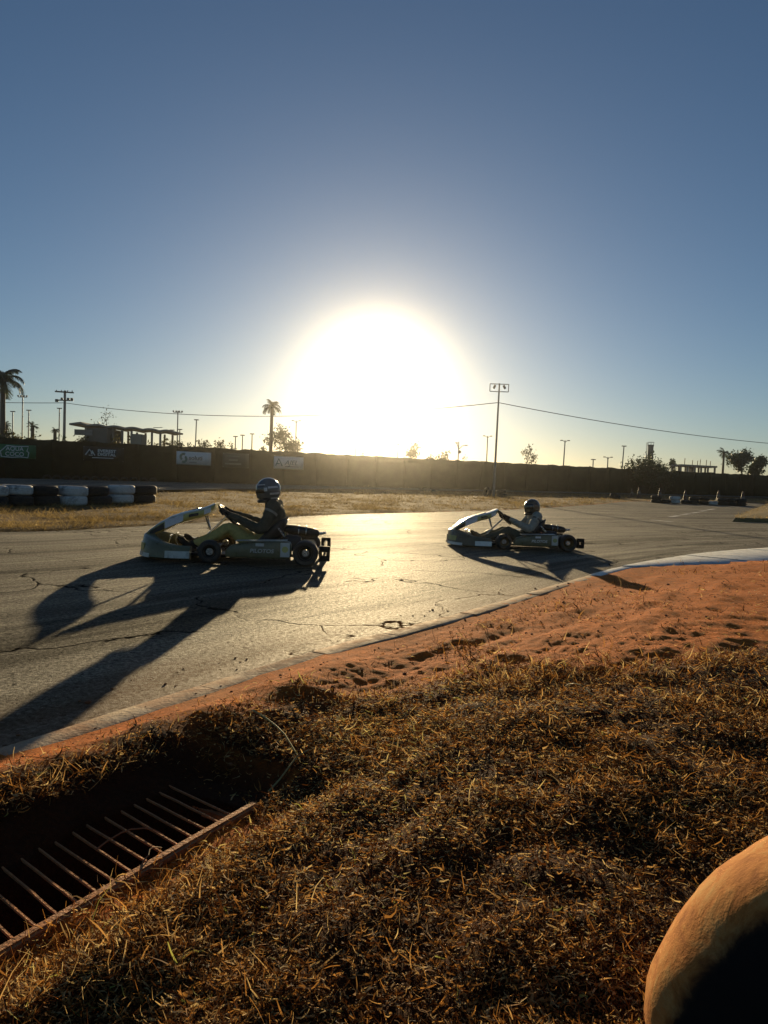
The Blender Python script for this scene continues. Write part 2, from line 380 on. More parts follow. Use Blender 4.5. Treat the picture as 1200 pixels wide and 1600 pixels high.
def build_ground():
    def axis(a, b, step, lo, hi, g=0.05):
        c = list(np.arange(a, b, step)); s, p = step, c[-1]
        while p < hi: s = s * (1 + g); p += s; c.append(p)
        s, p = step, c[0]; pre = []
        while p > lo: s = s * (1 + g); p -= s; pre.append(p)
        return np.array(pre[::-1] + c)
    xs = axis(-1.25, 1.9, 0.0135, -420, 420, 0.04); ys = axis(0.85, 3.6, 0.0135, -60, 420, 0.04)
    X, Y = np.meshgrid(xs, ys); n, m = X.shape; x = X.ravel(); y = Y.ravel()
    dn = sdist(x, y, NEARC); df = -sdist(x, y, FARC)
    z = height(x, y, dn, df)
    idx = np.arange(n * m).reshape(n, m)
    Q = np.stack([idx[:-1, :-1], idx[:-1, 1:], idx[1:, 1:], idx[1:, :-1]], -1).reshape(-1, 4)
    # soil colours, with shade painted in by the drain: red earth by the kerb, darker humus under the grass, straw-brown field beyond the track
    red = np.array([0.58, 0.155, 0.018]); humus_and_shade = np.array([0.075, 0.024, 0.007]); pale = np.array([0.40, 0.22, 0.095]); field = np.array([0.15, 0.085, 0.028])
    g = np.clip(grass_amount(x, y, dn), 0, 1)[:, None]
    c = red * (1 - g) + humus_and_shade * g
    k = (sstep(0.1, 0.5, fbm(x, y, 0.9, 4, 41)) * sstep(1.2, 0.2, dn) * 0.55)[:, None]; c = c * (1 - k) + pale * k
    u_, w_ = grate_uv(x, y); b = (sstep(-0.35, 0.0, u_) * sstep(0.0, 0.03, w_) * sstep(0.24, 0.42, dn + 0.10 * fbm(x, y, 4.0, 3, 88)))[:, None]; c = c * (1 - b) + humus_and_shade * 0.75 * b  # paints the shade of pit walls and heap's back slope into the soil
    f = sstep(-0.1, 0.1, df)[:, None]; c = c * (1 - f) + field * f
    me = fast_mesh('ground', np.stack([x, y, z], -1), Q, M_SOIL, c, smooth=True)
    return tag(obj_from(me, 'ground'), kind='structure')
def grass_amount(x, y, dn):
    """1 where dead grass covers the verge"""
    e = dn - (np.interp(x, [-1, -0.3, 0.1, 0.4, 1.0, 2.5, 5.0], [0.5, 0.45, 0.66, 0.90, 1.42, 2.05, 2.6]) + 0.24 * fbm(x, y, 1.6, 3, 61))
    u, w = grate_uv(x, y)
    a = sstep(-0.12, 0.25, e)
    near_drain = sstep(0.34, 0.05, w + 0.0 * u) * sstep(-0.35, 0.0, 1.75 - y)      # grass reaches the bar of the drain
    side = sstep(0.0, -0.07, w) * sstep(-0.25, 0.05, u)
    bald = sstep(-0.17, -0.05, w + 0.05 * fbm(x, y, 5.0, 3, 29)) * sstep(0.04, 0.16, u) * sstep(1.2, 0.8, u)      # bare earth just beside the bar
    a = np.maximum(a, side); a = a * (1 - 0.93 * bald)
    return a * np.where(w > 0.0, np.where((u > -0.15) & (w < 0.5), 0.12, 1.0), 1.0)
GROUND = build_ground()

def strip_mesh(name, A, B, nb, mat_, zoff, tint=None, smooth=True):
    """sheet between two matched curves, following the land"""
    A = np.array(A); B = np.array(B); n = len(A); s = np.linspace(0, 1, nb)
    P = A[:, None, :] * (1 - s)[None, :, None] + B[:, None, :] * s[None, :, None]
    x = P[..., 0].ravel(); y = P[..., 1].ravel(); z = base_z(x, y) + zoff
    idx = np.arange(n * nb).reshape(n, nb)
    Q = np.stack([idx[:-1, :-1], idx[1:, :-1], idx[1:, 1:], idx[:-1, 1:]], -1).reshape(-1, 4)
    me = fast_mesh(name, np.stack([x, y, z], -1), Q[:, ::-1], mat_, tint(x, y) if tint else None, smooth)
    L = np.concatenate([[0], np.cumsum(np.hypot(*np.diff(A, axis=0).T))]); W = np.hypot(*(B - A).T)
    uv = me.uv_layers.new(name='UVMap'); vi = np.asarray(Q[:, ::-1]).ravel()
    U = np.repeat(L, nb); Vv = (W[:, None] * s[None, :]).ravel()
    uv.data.foreach_set('uv', np.stack([U[vi], Vv[vi]], -1).astype(np.float32).ravel())
    return obj_from(me, name)
def resample(line, n):
    P = np.array(line); L = np.concatenate([[0], np.cumsum(np.hypot(*np.diff(P, axis=0).T))]); t = np.linspace(0, 1, n) ** 1.0 * L[-1]
    return np.stack([np.interp(t, L, P[:, 0]), np.interp(t, L, P[:, 1])], -1)
na = len(NEARC); fa = np.array(FARC); fi = np.linspace(0, len(fa) - 1, na)
fa = np.stack([np.interp(fi, np.arange(len(fa)), fa[:, 0]), np.interp(fi, np.arange(len(fa)), fa[:, 1])], -1)
def edge_dust(x, y):
    dn = -sdist(x, y, NEARC); return sstep(0.75, 0.0, dn + 0.25 * fbm(x, y, 2.0, 4, 77)) * sstep(9, 5, y) * 0.85
nearp = np.array(NEARC)
sq = np.linspace(0, 1, 60) ** 2
def track_sheet():
    A, B = nearp, fa; n, nb = len(A), len(sq)
    P = A[:, None, :] * (1 - sq)[None, :, None] + B[:, None, :] * sq[None, :, None]
    x = P[..., 0].ravel(); y = P[..., 1].ravel(); z = base_z(x, y)
    idx = np.arange(n * nb).reshape(n, nb); Q = np.stack([idx[:-1, :-1], idx[1:, :-1], idx[1:, 1:], idx[:-1, 1:]], -1).reshape(-1, 4)[:, ::-1]
    me = fast_mesh('track', np.stack([x, y, z], -1), Q, M_ASPH, edge_dust(x, y), True)
    L = np.concatenate([[0], np.cumsum(np.hypot(*np.diff((A + B) / 2, axis=0).T))]); W = np.hypot(*(B - A).T)
    uv = me.uv_layers.new(name='UVMap'); vi = Q.ravel(); U = np.repeat(L, nb); Vv = (W[:, None] * sq[None, :]).ravel()
    uv.data.foreach_set('uv', np.stack([U[vi], Vv[vi]], -1).astype(np.float32).ravel())
    return tag(obj_from(me, 'track'), kind='structure')
track_sheet()
FT_N = [(-45, 9), (-24, 12.5), (-13.5, 15.5), (-10.4, 19.5), (-10.2, 27), (-10.5, 35), (-6.5, 44), (-1, 52), (8, 60), (22, 69), (60, 92)]
FT_F = [(-75, 18), (-50, 30), (-38, 38), (-29, 44.5), (-24, 48), (-20, 50.5), (-13, 55.0), (-4, 60.0), (6, 65.5), (20, 73.5), (58, 95.6)]
ftn = [(p.x, p.y) for p in spline([Vector((a, b, 0)) for a, b in FT_N], 8)]; ftf = [(p.x, p.y) for p in spline([Vector((a, b, 0)) for a, b in FT_F], 8)]
tag(strip_mesh('far_track', ftn, ftf, 14, M_ASPH, 0.13, lambda x, y: np.zeros(x.shape)), kind='structure')

# dashed white line on the far asphalt
M_LINE = mat('worn_white_paint', (0.62, 0.60, 0.54), 0.7, 0, 0.2, 10, dirt=(0.12, 0.11, 0.09), dirt_amt=0.5)
for (a, b, c, d) in ((1018, 812.5, 1052, 816), (1047, 808, 1061, 806), (1065, 804.5, 1077, 803), (1080, 802, 1092, 800.5), (1094, 799, 1104, 798), (1105, 797, 1116, 795.5)):
    p, q = ground_at(a, b), ground_at(c, d); u = (q - p).normalized(); w = Vector((-u.y, u.x, 0)) * 0.10
    mb = MB(); pts = [p - w, q - w, q + w, p + w]
    mb.add([(v.x, v.y, float(base_z(v.x, v.y)) + 0.006) for v in pts], [(0, 1, 2, 3)])
    tag(mb.build('lane_marking', M_LINE), kind='structure')

# grass island at the right of the lane
isl = [ground_at(a, b) for a, b in ((1143, 815.5), (1160, 806), (1180, 797), (1200, 790), (1240, 786), (1300, 800), (1330, 820), (1260, 819), (1200, 817))]
mb = MB(); cx = sum((p for p in isl), Vector()) / len(isl)
ring0 = [(p.x, p.y, float(base_z(p.x, p.y)) - 0.02) for p in isl]; ring1 = []
for p in isl:
    q = p.lerp(cx, 0.05); ring1.append((q.x, q.y, float(base_z(q.x, q.y)) + 0.13))
n = len(isl); mb.add(ring0 + ring1 + [(cx.x, cx.y, float(base_z(cx.x, cx.y)) + 0.22)], [(i, (i + 1) % n, n + (i + 1) % n, n + i) for i in range(n)] + [(n + i, n + (i + 1) % n, 2 * n) for i in range(n)])
M_TURF = mat('dry_turf', (0.20, 0.135, 0.045), 0.95, 0, 0.4, 4, bump=0.8, bscale=14, spec=0.1)
tag(mb.build('grass_island', M_TURF), kind='structure')

# ------------------------------------------------------------------ kerb: edging stones, then a wide painted kerb
def make_painted():
    t = NT('worn_kerb_paint'); co = t.coords()
    mp = t.new('Mapping'); mp.inputs['Rotation'].default_value = (0, 0, R(-40)); mp.inputs['Scale'].default_value = (1.0, 5.0, 1); t.link(co, mp.inputs['Vector'])
    n = t.noise(1.6, 6, 0.7, mp.outputs[0], 0.5); n2 = t.noise(14, 5, 0.7, co)
    c = t.ramp(n, [(0.30, (0.30, 0.40, 0.46)), (0.42, (0.55, 0.60, 0.60)), (0.56, (0.78, 0.75, 0.68))])
    c = t.mix(t.ramp(n2, [(0.54, 0.0), (0.66, 0.75)]), c, (0.20, 0.15, 0.10))
    c = t.mix(t.ramp(t.noise(3.0, 5, 0.7, mp.outputs[0]), [(0.52, 0.0), (0.62, 0.7)]), c, (0.16, 0.14, 0.12))
    t.link(c, t.p.inputs['Base Color']); t.p.inputs['Roughness'].default_value = 0.55
    t.link(t.bump(n2, 0.4, 0.006), t.p.inputs['Normal']); return t.mat
M_PAINT = make_painted()
kerb = tag(empty('kerb'), kind='structure')
kp = resample(NEARC, 4000); kL = np.concatenate([[0], np.cumsum(np.hypot(*np.diff(kp, axis=0).T))])
rnd = random.Random(3)
def kerb_piece(s0, s1, w0, w1, zt, m, name, smooth=40):
    k = 7; secs = []
    for i in range(k):
        s = s0 + (s1 - s0) * i / (k - 1); x = np.interp(s, kL, kp[:, 0]); y = np.interp(s, kL, kp[:, 1])
        x2 = np.interp(s + .05, kL, kp[:, 0]); y2 = np.interp(s + .05, kL, kp[:, 1]); t = Vector((x2 - x, y2 - y, 0)).normalized(); nrm = Vector((t.y, -t.x, 0))
        w = w0 + (w1 - w0) * i / (k - 1); j = rnd.uniform(-.006, .006); b = Vector((x, y, float(base_z(x, y))))
        o = b - nrm * 0.03
        secs.append([o + Vector((0, 0, -.06)), o + nrm * (0.0 + j) + Vector((0, 0, zt - .012)), o + nrm * 0.018 + Vector((0, 0, zt + j * .4)), o + nrm * (w - .03) + Vector((0, 0, zt * 1.15 + j * .4)), o + nrm * (w + j) + Vector((0, 0, zt * 1.05 - .014)), o + nrm * w + Vector((0, 0, -.06))])
    return MB().loft(secs).build(name, m, kerb, smooth=smooth)
def s_at_y(yy): return float(np.interp(yy, kp[:, 1], kL))
s = s_at_y(0.2)
while s < s_at_y(6.9):
    L = rnd.uniform(0.55, 0.95)
    kerb_piece(s, s + L - 0.008, 0.155 + rnd.uniform(-.012, .012), 0.155 + rnd.uniform(-.012, .012), 0.014 + rnd.uniform(-.004, .004), M_CONC, 'edging_stone'); s += L
i = 0
while s < s_at_y(17.5):
    L = 1.15; y0 = float(np.interp(s, kL, kp[:, 1])); wf = lambda q: 0.15 + 1.15 * float(sstep(7.9, 10.6, q))
    y1 = float(np.interp(s + L, kL, kp[:, 1]))
    kerb_piece(s, s + L - 0.006, wf(y0), wf(y1), 0.016 + 0.003 * (i % 2), M_PAINT, 'painted_kerb_slab'); s += L; i += 1

# ------------------------------------------------------------------ dead grass of the verge and of the field
def blades(name, x, y, z, length, width, az, el, curl, tint, mat_, seg=3):
    N = len(x); rs = np.random.RandomState(5)
    V = np.zeros((N, seg + 1, 2, 3)); p = np.stack([x, y, z], -1)
    side = np.stack([-np.sin(az), np.cos(az), np.zeros(N)], -1)
    tw = rs.uniform(-1.2, 1.2, N)
    for k in range(seg + 1):
        wd = width * (1 - 0.75 * k / seg)
        up = np.stack([-np.cos(az) * np.sin(el), -np.sin(az) * np.sin(el), np.cos(el)], -1)
        sv = side * np.cos(tw)[:, None] + up * np.sin(tw)[:, None]
        V[:, k, 0] = p - sv * (wd / 2)[:, None]; V[:, k, 1] = p + sv * (wd / 2)[:, None]
        d = np.stack([np.cos(az) * np.cos(el), np.sin(az) * np.cos(el), np.sin(el)], -1)
        p = p + d * (length / seg)[:, None]; el = el + curl[0]; az = az + curl[1]
        side = np.stack([-np.sin(az), np.cos(az), np.zeros(N)], -1)
    b = (np.arange(N) * (seg + 1) * 2)[:, None]
    Q = np.concatenate([np.stack([b + 2 * k, b + 2 * k + 1, b + 2 * k + 3, b + 2 * k + 2], -1) for k in range(seg)], 1).reshape(-1, 4)
    me = fast_mesh(name, V.reshape(-1, 3), Q, mat_, np.repeat(tint, (seg + 1) * 2))
    return me
rs = np.random.RandomState(11)
def verge_grass():
    # candidates spread so that the picture is evenly covered: more per square metre close to the camera
    N = 620000; D = 0.85 * (9.0 / 0.85) ** (rs.rand(N) ** 1.25); X = rs.uniform(-0.62, 0.60, N) * D * 1.15
    dn = sdist(X, D, NEARC); g = grass_amount(X, D, dn)
    u, w = grate_uv(X, D)
    g = np.where((u > .05) & (w > -0.005) & (w < .36), 0, g)
    patch = (sstep(-0.30, 0.30, fbm(X, D, 3.2, 3, 91)) * 0.66 + 0.28) * (0.50 + 0.5 * sstep(1.0, 2.8, D))
    sparse = sstep(0.12, 0.4, dn) * 0.012 + 0.22 * sstep(-0.35, -0.05, u) * sstep(0.3, 0.5, dn) * (w > 0.2) + 0.08 * sstep(0.1, 0.35, fbm(X, D, 2.3, 3, 15)) * sstep(0.15, 0.4, dn)
    keep = (rs.rand(N) < np.maximum(g * patch, np.where((u > -.05) & (w > 0) & (w < .36), 0, sparse))) & (dn > 0.16)
    X, D, dn, g = X[keep], D[keep], dn[keep], g[keep]; M = len(X)
    z = height(X, D, dn, np.full(M, -5.0))
    upright = rs.rand(M) < (0.03 + 0.22 * sstep(0.95, 0.5, g) + 0.10 * sstep(0.1, 0.5, fbm(X, D, 1.7, 2, 66)))
    big = rs.rand(M) < 0.06
    Ls = np.where(upright, rs.uniform(0.022, 0.055, M), rs.uniform(0.008, 0.030, M)) * (0.72 + 0.12 * D) * np.where(big, 1.9, 1.0) * (0.75 + 0.5 * sstep(-0.3, 0.3, fbm(X, D, 2.4, 3, 57)))
    wd = np.where(rs.rand(M) < .3, rs.uniform(0.003, 0.0052, M), rs.uniform(0.0014, 0.0030, M)) * (0.80 + 0.20 * D)
    az = rs.uniform(0, 6.283, M); el = np.where(upright, rs.uniform(0.5, 1.35, M), rs.uniform(-0.3, 0.32, M))
    cu = (np.where(upright, rs.uniform(-0.5, 0.1, M), rs.uniform(-0.5, 0.5, M)), rs.uniform(-0.9, 0.9, M))
    z = z + np.where(upright, -0.002, rs.uniform(0.0, 0.014, M))
    tint = np.clip(np.where(rs.rand(M) < .50, rs.uniform(0.0, 0.36, M), rs.uniform(0.5, 0.95, M)) + 0.12 * fbm(X, D, 1.1, 3, 44), 0, 0.97); tint = np.where(rs.rand(M) < 0.006, 1.0, tint)
    me = blades('verge_grass', X, D, z, Ls, wd, az, el, cu, tint, M_STRAW)
    return tag(obj_from(me, 'verge_grass'), 'dead clipped grass littering the red earth verge', 'grass', kind='stuff')
verge_grass()
def field_grass():
    N = 420000; D = 9 * (75 / 9.0) ** (rs.rand(N) ** 0.9); X = rs.uniform(-0.60, 0.62, N) * D * 1.12
    df = -sdist(X, D, FARC); ft = -sdist(X, D, ftn)                       # beyond main lane, before far lane
    fl = D - (FE_A + FE_SL * X)
    ok = (df > 0.02) & ((ft < 0.0) | (D - (np.interp(X, [p[0] for p in ftf], [p[1] for p in ftf])) > 0.1)) & (fl < -0.2)
    ok &= rs.rand(N) < (0.08 + 0.92 * sstep(-0.15, 0.25, fbm(X * .8, D, 1.1, 4, 8)))
    X, D, df = X[ok], D[ok], df[ok]; M = len(X)
    z = height(X, D, np.full(M, -9.0), df) - 0.01
    sc_ = np.clip(D / 14, 0.8, 3.0)
    me = blades('field_grass', X, D, z, rs.uniform(0.04, 0.15, M) * (0.5 + 1.0 * sstep(-0.2, 0.4, fbm(X, D, 1.4, 3, 52))) * (0.8 + 0.2 * sc_), rs.uniform(0.004, 0.010, M) * sc_, rs.uniform(0, 6.283, M), rs.uniform(0.1, 1.1, M), (rs.uniform(-0.5, 0.1, M), rs.uniform(-0.4, 0.4, M)), np.clip(rs.beta(1.8, 1.8, M) + 0.15 * fbm(X, D, 0.3, 3, 14), 0, 1), M_FIELD, seg=2)
    return tag(obj_from(me, 'field_grass'), 'short straw coloured grass between the two lanes', 'grass', kind='stuff')
field_grass()
def island_grass():
    N = 9000; V = []
    pts = np.array([(p.x, p.y) for p in isl]); lo = pts.min(0); hi = pts.max(0)
    x = rs.uniform(lo[0], hi[0], N * 3); y = rs.uniform(lo[1], hi[1], N * 3)
    inside = np.zeros(len(x), bool); j = len(pts) - 1
    for i in range(len(pts)):
        c = ((pts[i, 1] > y) != (pts[j, 1] > y)) & (x < (pts[j, 0] - pts[i, 0]) * (y - pts[i, 1]) / (pts[j, 1] - pts[i, 1]) + pts[i, 0]); inside ^= c; j = i
    x, y = x[inside], y[inside]; M = len(x)
    me = blades('island_grass', x, y, base_z(x, y) + 0.12 + 0 * x, rs.uniform(0.06, 0.16, M), rs.uniform(0.008, 0.02, M), rs.uniform(0, 6.28, M), rs.uniform(0.3, 1.2, M), (rs.uniform(-.5, .1, M), rs.uniform(-.3, .3, M)), rs.beta(2, 1.6, M), M_FIELD, seg=2)
    return tag(obj_from(me, 'island_grass'), 'yellow tufted grass covering the wedge shaped island beside the lane', 'grass', kind='stuff')
island_grass()

# loose clods of earth and pebbles near the kerb
def clods():
    mb = MB(); r = random.Random(21)
    for k in range(1000):
        x = r.uniform(-1.5, 3.0); y = r.uniform(1.2, 6.5); d = float(sdist([x], [y], NEARC)[0])
        if not (-0.35 < d < 1.5) or r.random() < 0.35 * (d < 0): continue
        u, w = grate_uv(x, y)
        if u > -.05 and 0 < w < .36: continue
        zz = float(height([x], [y])[0]); zz = max(zz, 0.0 if d < -.05 else zz); s = r.uniform(0.0025, 0.007) * (1 if r.random() < .93 else 1.8)
        mb.ball((x, y, zz + s * .3), (s * r.uniform(.7, 1.4), s * r.uniform(.7, 1.4), s * .7), 6, 4, Matrix.Rotation(r.uniform(0, 6), 3, 'Z'))
    return tag(mb.build('earth_clods', mat('clod', (0.21, 0.085, 0.030), 0.95, 0, 0.4, 30), None), 'crumbs of red earth scattered along the kerb', 'earth', kind='stuff')
clods()

# ------------------------------------------------------------------ steel drain grate beside the kerb
def drain():
    g = empty('drain_grate', (0, 0, 0))
    tag(g, 'rusty steel bar grate over a dark drain pit in the earth', 'drain grate')
    O = Vector((-0.275, 1.87, 0.000)); U = Vector((-0.492, -0.870, 0)); V = Vector((-0.870, 0.492, 0)); Z = Vector((0, 0, 1))
    rot = Matrix((U, V, Z)).transposed()
    Lg, Wg = 1.30, 0.335
    def bar(name, u0, v0, u1, v1, w, h, zc):
        a = O + U * u0 + V * v0 + Z * zc; b = O + U * u1 + V * v1 + Z * zc; d = (b - a).normalized(); n = Vector((-d.y, d.x, 0))
        secs = []
        for k in range(6):
            p = a.lerp(b, k / 5) + Z * rnd.uniform(-.0006, .0006) + n * rnd.uniform(-.0006, .0006)
            secs.append([p - n * w / 2 - Z * h / 2, p + n * w / 2 - Z * h / 2, p + n * w / 2 + Z * h / 2, p - n * w / 2 + Z * h / 2])
        return MB().loft(secs).build(name, M_RUST, g)
    bar('frame_bar', 0.07, 0.0, Lg, 0.0, 0.015, 0.040, 0.012)
    bar('frame_flange', 0.07, -0.011, Lg, -0.011, 0.008, 0.030, 0.014)
    bar('frame_bar', 0.07, Wg, Lg, Wg, 0.020, 0.045, 0.0)
    bar('frame_bar', 0.085, 0.01, 0.085, Wg * .6, 0.014, 0.02, -0.03)
    u = 0.13
    while u < Lg - .05:
        bar('grate_bar', u, 0.008, u + rnd.uniform(-.006, .006) - 0.05, Wg - 0.006, 0.0042, 0.005, 0.012); u += 0.045
    return g
drain()
def twigs():
    r = random.Random(4)
    data = [((395, 1150), (470, 1215), 0.05, 0.0035, (0.45, 0.36, 0.12)), ((420, 1245), (500, 1195), 0.03, 0.003, (0.40, 0.30, 0.10)), ((150, 1345), (255, 1320), 0.05, 0.0022, (0.22, 0.12, 0.05)), ((220, 1375), (250, 1340), 0.03, 0.0018, (0.2, 0.12, 0.05)), ((225, 1300), (262, 1275), 0.05, 0.0016, (0.3, 0.2, 0.1)), ((880, 1115), (930, 1150), 0.05, 0.0025, (0.4, 0.28, 0.12))]
    names = ['thick straw stalk bent over the edge of the drain hollow', 'straw stalk lying by the corner of the drain', 'thin curved twig resting across the grate bars', 'short forked twig caught in the grate bars', 'thin stem lying in the dark hollow', 'loose straw stem arched over the verge grass']
    for (a, b, lift, w, c), lb in zip(data, names):
        A, B = ground_at(*a), ground_at(*b); k = 7; path = []
        for i in range(k):
            t = i / (k - 1); p = A.lerp(B, t); h = max(float(height([p.x], [p.y])[0]), 0.02 if 'grate' in lb else -1)
            path.append((p.x + r.uniform(-.004, .004), p.y + r.uniform(-.004, .004), h + 0.004 + lift * math.sin(math.pi * t) * 0.6))
        tag(MB().tube(path, [w * (1 - .5 * i / k) for i in range(k)], 5).build('stalk', mat('stalk_%d' % int(c[0] * 1000), c, 0.7)), lb, 'stalk')
twigs()

# ------------------------------------------------------------------ tyres
def tyre_mesh(name, m, Ro=0.34, w=0.235, Ri=0.20, n=36, groove=True):
    h = w / 2; prof = [(Ri, -h * .62), (Ri + .012, -h * .80), (Ri + (Ro - Ri) * .45, -h * 1.0), (Ro - .045, -h * .93), (Ro - .012, -h * .74), (Ro, -h * .45)]
    if groove: prof += [(Ro, -h * .30), (Ro - .010, -h * .27), (Ro - .010, -h * .20), (Ro + .001, -h * .17), (Ro + .001, h * .17), (Ro - .010, h * .20), (Ro - .010, h * .27), (Ro, h * .30)]
    prof += [(Ro, h * .45), (Ro - .012, h * .74), (Ro - .045, h * .93), (Ri + (Ro - Ri) * .45, h), (Ri + .012, h * .80), (Ri, h * .62)]
    prof += [(Ri + .02, h * .55), (Ro - .03, h * .6), (Ro - .025, 0), (Ro - .03, -h * .6), (Ri + .02, -h * .55)]
    mb = MB().lathe(prof, n, loop=True); me = mb.mesh(name); me.materials.append(m)
    me.polygons.foreach_set('use_smooth', [True] * len(me.polygons)); me.set_sharp_from_angle(angle=R(50)); return me
T_BLACK = tyre_mesh('tyre_black', M_RUB); T_WHITE = tyre_mesh('tyre_white', M_RUBW)
def put_tyre(me, loc, rot, label, group, s=1.0):
    o = obj_from(me, 'tyre'); o.location = loc; o.rotation_euler = rot; o.scale = (s, s, s)
    return tag(o, label, 'tyre', group)
GT = 'tyres of the low wall along the far lane'
stacks = [(-14, 'w', 'b'), (28, 'w', 'b'), (69, 'b', 'b'), (113, 'w', 'w'), (150, 'b', 'b'), (189, 'w', 'w'), (225, 'b', 'b')]
r_ = random.Random(12)
for k, (px, c1, c0) in enumerate(stacks):
    g0 = ground_at(px, 791.5 - 0.012 * px); D = g0.y; p = at(px, 780, D); s = 1.09
    z = float(height([p.x], [p.y])[0])
    for lvl, c in ((0, c0), (1, c1)):
        zz = z + 0.115 * s + lvl * 0.232 * s; col = 'white painted' if c == 'w' else 'black'; end = k == len(stacks) - 1
        nth = ['seventh', 'sixth', 'fifth', 'fourth', 'third', 'second', 'first'][k]
        lb = '%s %s tyre of the %s stack from the open tyre wall end' % ('upper' if lvl else 'lower', col, nth)
        put_tyre(T_WHITE if c == 'w' else T_BLACK, (p.x + r_.uniform(-.04, .04), p.y + r_.uniform(-.04, .04), zz), (r_.uniform(-.03, .03), r_.uniform(-.03, .03), r_.uniform(0, 6)), lb, GT, s * r_.uniform(.97, 1.03))
# tyres round the floodlight pole
pb = ground_at(771, 776.5); pz = float(height([pb.x], [pb.y])[0])
put_tyre(T_BLACK, (pb.x - 0.42, pb.y - .1, pz + 0.30), (R(80), 0, R(-62)), 'tyre leaning upright against the foot of the floodlight pole', None, 1.05)
put_tyre(T_BLACK, (pb.x + 0.55, pb.y - .15, pz + 0.12), (0, R(4), 0), 'tyre lying flat beside the foot of the floodlight pole, below another', None, 1.1)
put_tyre(T_BLACK, (pb.x + 0.50, pb.y - .10, pz + 0.37), (0, R(-7), 1), 'tyre lying tilted on another beside the floodlight pole', None, 1.05)
q = ground_at(667, 769); put_tyre(T_BLACK, (q.x - .2, q.y, float(height([q.x], [q.y])[0]) + 0.13), (0, 0, 0), 'tyre lying alone on the grass before the fence, beside the smaller one', None, 1.15)
put_tyre(T_BLACK, (q.x + .62, q.y + .3, float(height([q.x], [q.y])[0]) + 0.11), (0, 0, 0), 'small tyre lying alone on the grass before the fence', None, 0.8)
q = ground_at(961, 780); put_tyre(T_BLACK, (q.x, q.y, float(height([q.x], [q.y])[0]) + 0.2), (R(24), 0, R(20)), 'tyre tilted up on the grass near the pair of cones', None, 1.15)
# barrier of low tyre stacks before the right part of the fence
GB = 'tyres of the barrier under the cones'
x = 1026; k = 0
while x < 1160:
    g0 = ground_at(x, 788 + 0.035 * (x - 1090)); z = float(base_z(g0.x, g0.y)); wh = k in (2, 6)
    for lvl in (0, 1):
        if k in (1, 3, 6) and lvl: continue
        single = k in (1, 3, 6)
        nth = ['tenth', 'ninth', 'eighth', 'seventh', 'sixth', 'fifth', 'fourth', 'third', 'second', 'first'][k]; lb = '%s %s tyre, %s from the end cone of the long tyre barrier' % ('single' if single else ('upper' if lvl else 'lower'), 'white painted' if wh else 'black', nth)
        put_tyre(T_WHITE if wh else T_BLACK, (g0.x + r_.uniform(-.05, .05), g0.y, z + 0.12 + lvl * .235), (0, 0, r_.uniform(0, 6)), lb, GB, r_.uniform(.95, 1.02))
    x += 14.6; k += 1
# half-buried tyres along the foot of the fence
for k, px in enumerate(range(74, 250, 15)):
    p = on_fence(px, 746, 1.0); o = put_tyre(T_BLACK, (p.x, p.y, float(base_z(p.x, p.y)) + 0.08), (R(90), 0, math.atan2(FDIR.y, FDIR.x)), 'half-buried black tyre standing at the foot of the fence', 'half-buried tyres along the fence', 0.95)
# the big clay-covered tyre beside the camera
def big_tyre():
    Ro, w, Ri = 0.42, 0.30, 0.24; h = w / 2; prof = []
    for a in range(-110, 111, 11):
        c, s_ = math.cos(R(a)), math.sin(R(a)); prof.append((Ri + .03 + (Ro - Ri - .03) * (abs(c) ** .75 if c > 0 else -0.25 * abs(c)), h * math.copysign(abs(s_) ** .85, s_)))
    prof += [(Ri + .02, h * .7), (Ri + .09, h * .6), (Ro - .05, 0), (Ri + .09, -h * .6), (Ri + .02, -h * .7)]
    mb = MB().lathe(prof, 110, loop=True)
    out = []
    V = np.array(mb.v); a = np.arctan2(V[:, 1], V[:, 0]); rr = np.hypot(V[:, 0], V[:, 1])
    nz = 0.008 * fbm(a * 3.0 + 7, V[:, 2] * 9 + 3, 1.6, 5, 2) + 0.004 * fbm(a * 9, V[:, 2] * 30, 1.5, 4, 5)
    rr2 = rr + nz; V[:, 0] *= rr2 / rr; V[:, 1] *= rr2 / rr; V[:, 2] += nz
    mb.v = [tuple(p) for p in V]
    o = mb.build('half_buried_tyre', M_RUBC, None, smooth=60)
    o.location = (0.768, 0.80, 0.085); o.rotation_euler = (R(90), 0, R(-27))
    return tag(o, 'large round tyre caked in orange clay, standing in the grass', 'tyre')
big_tyre()

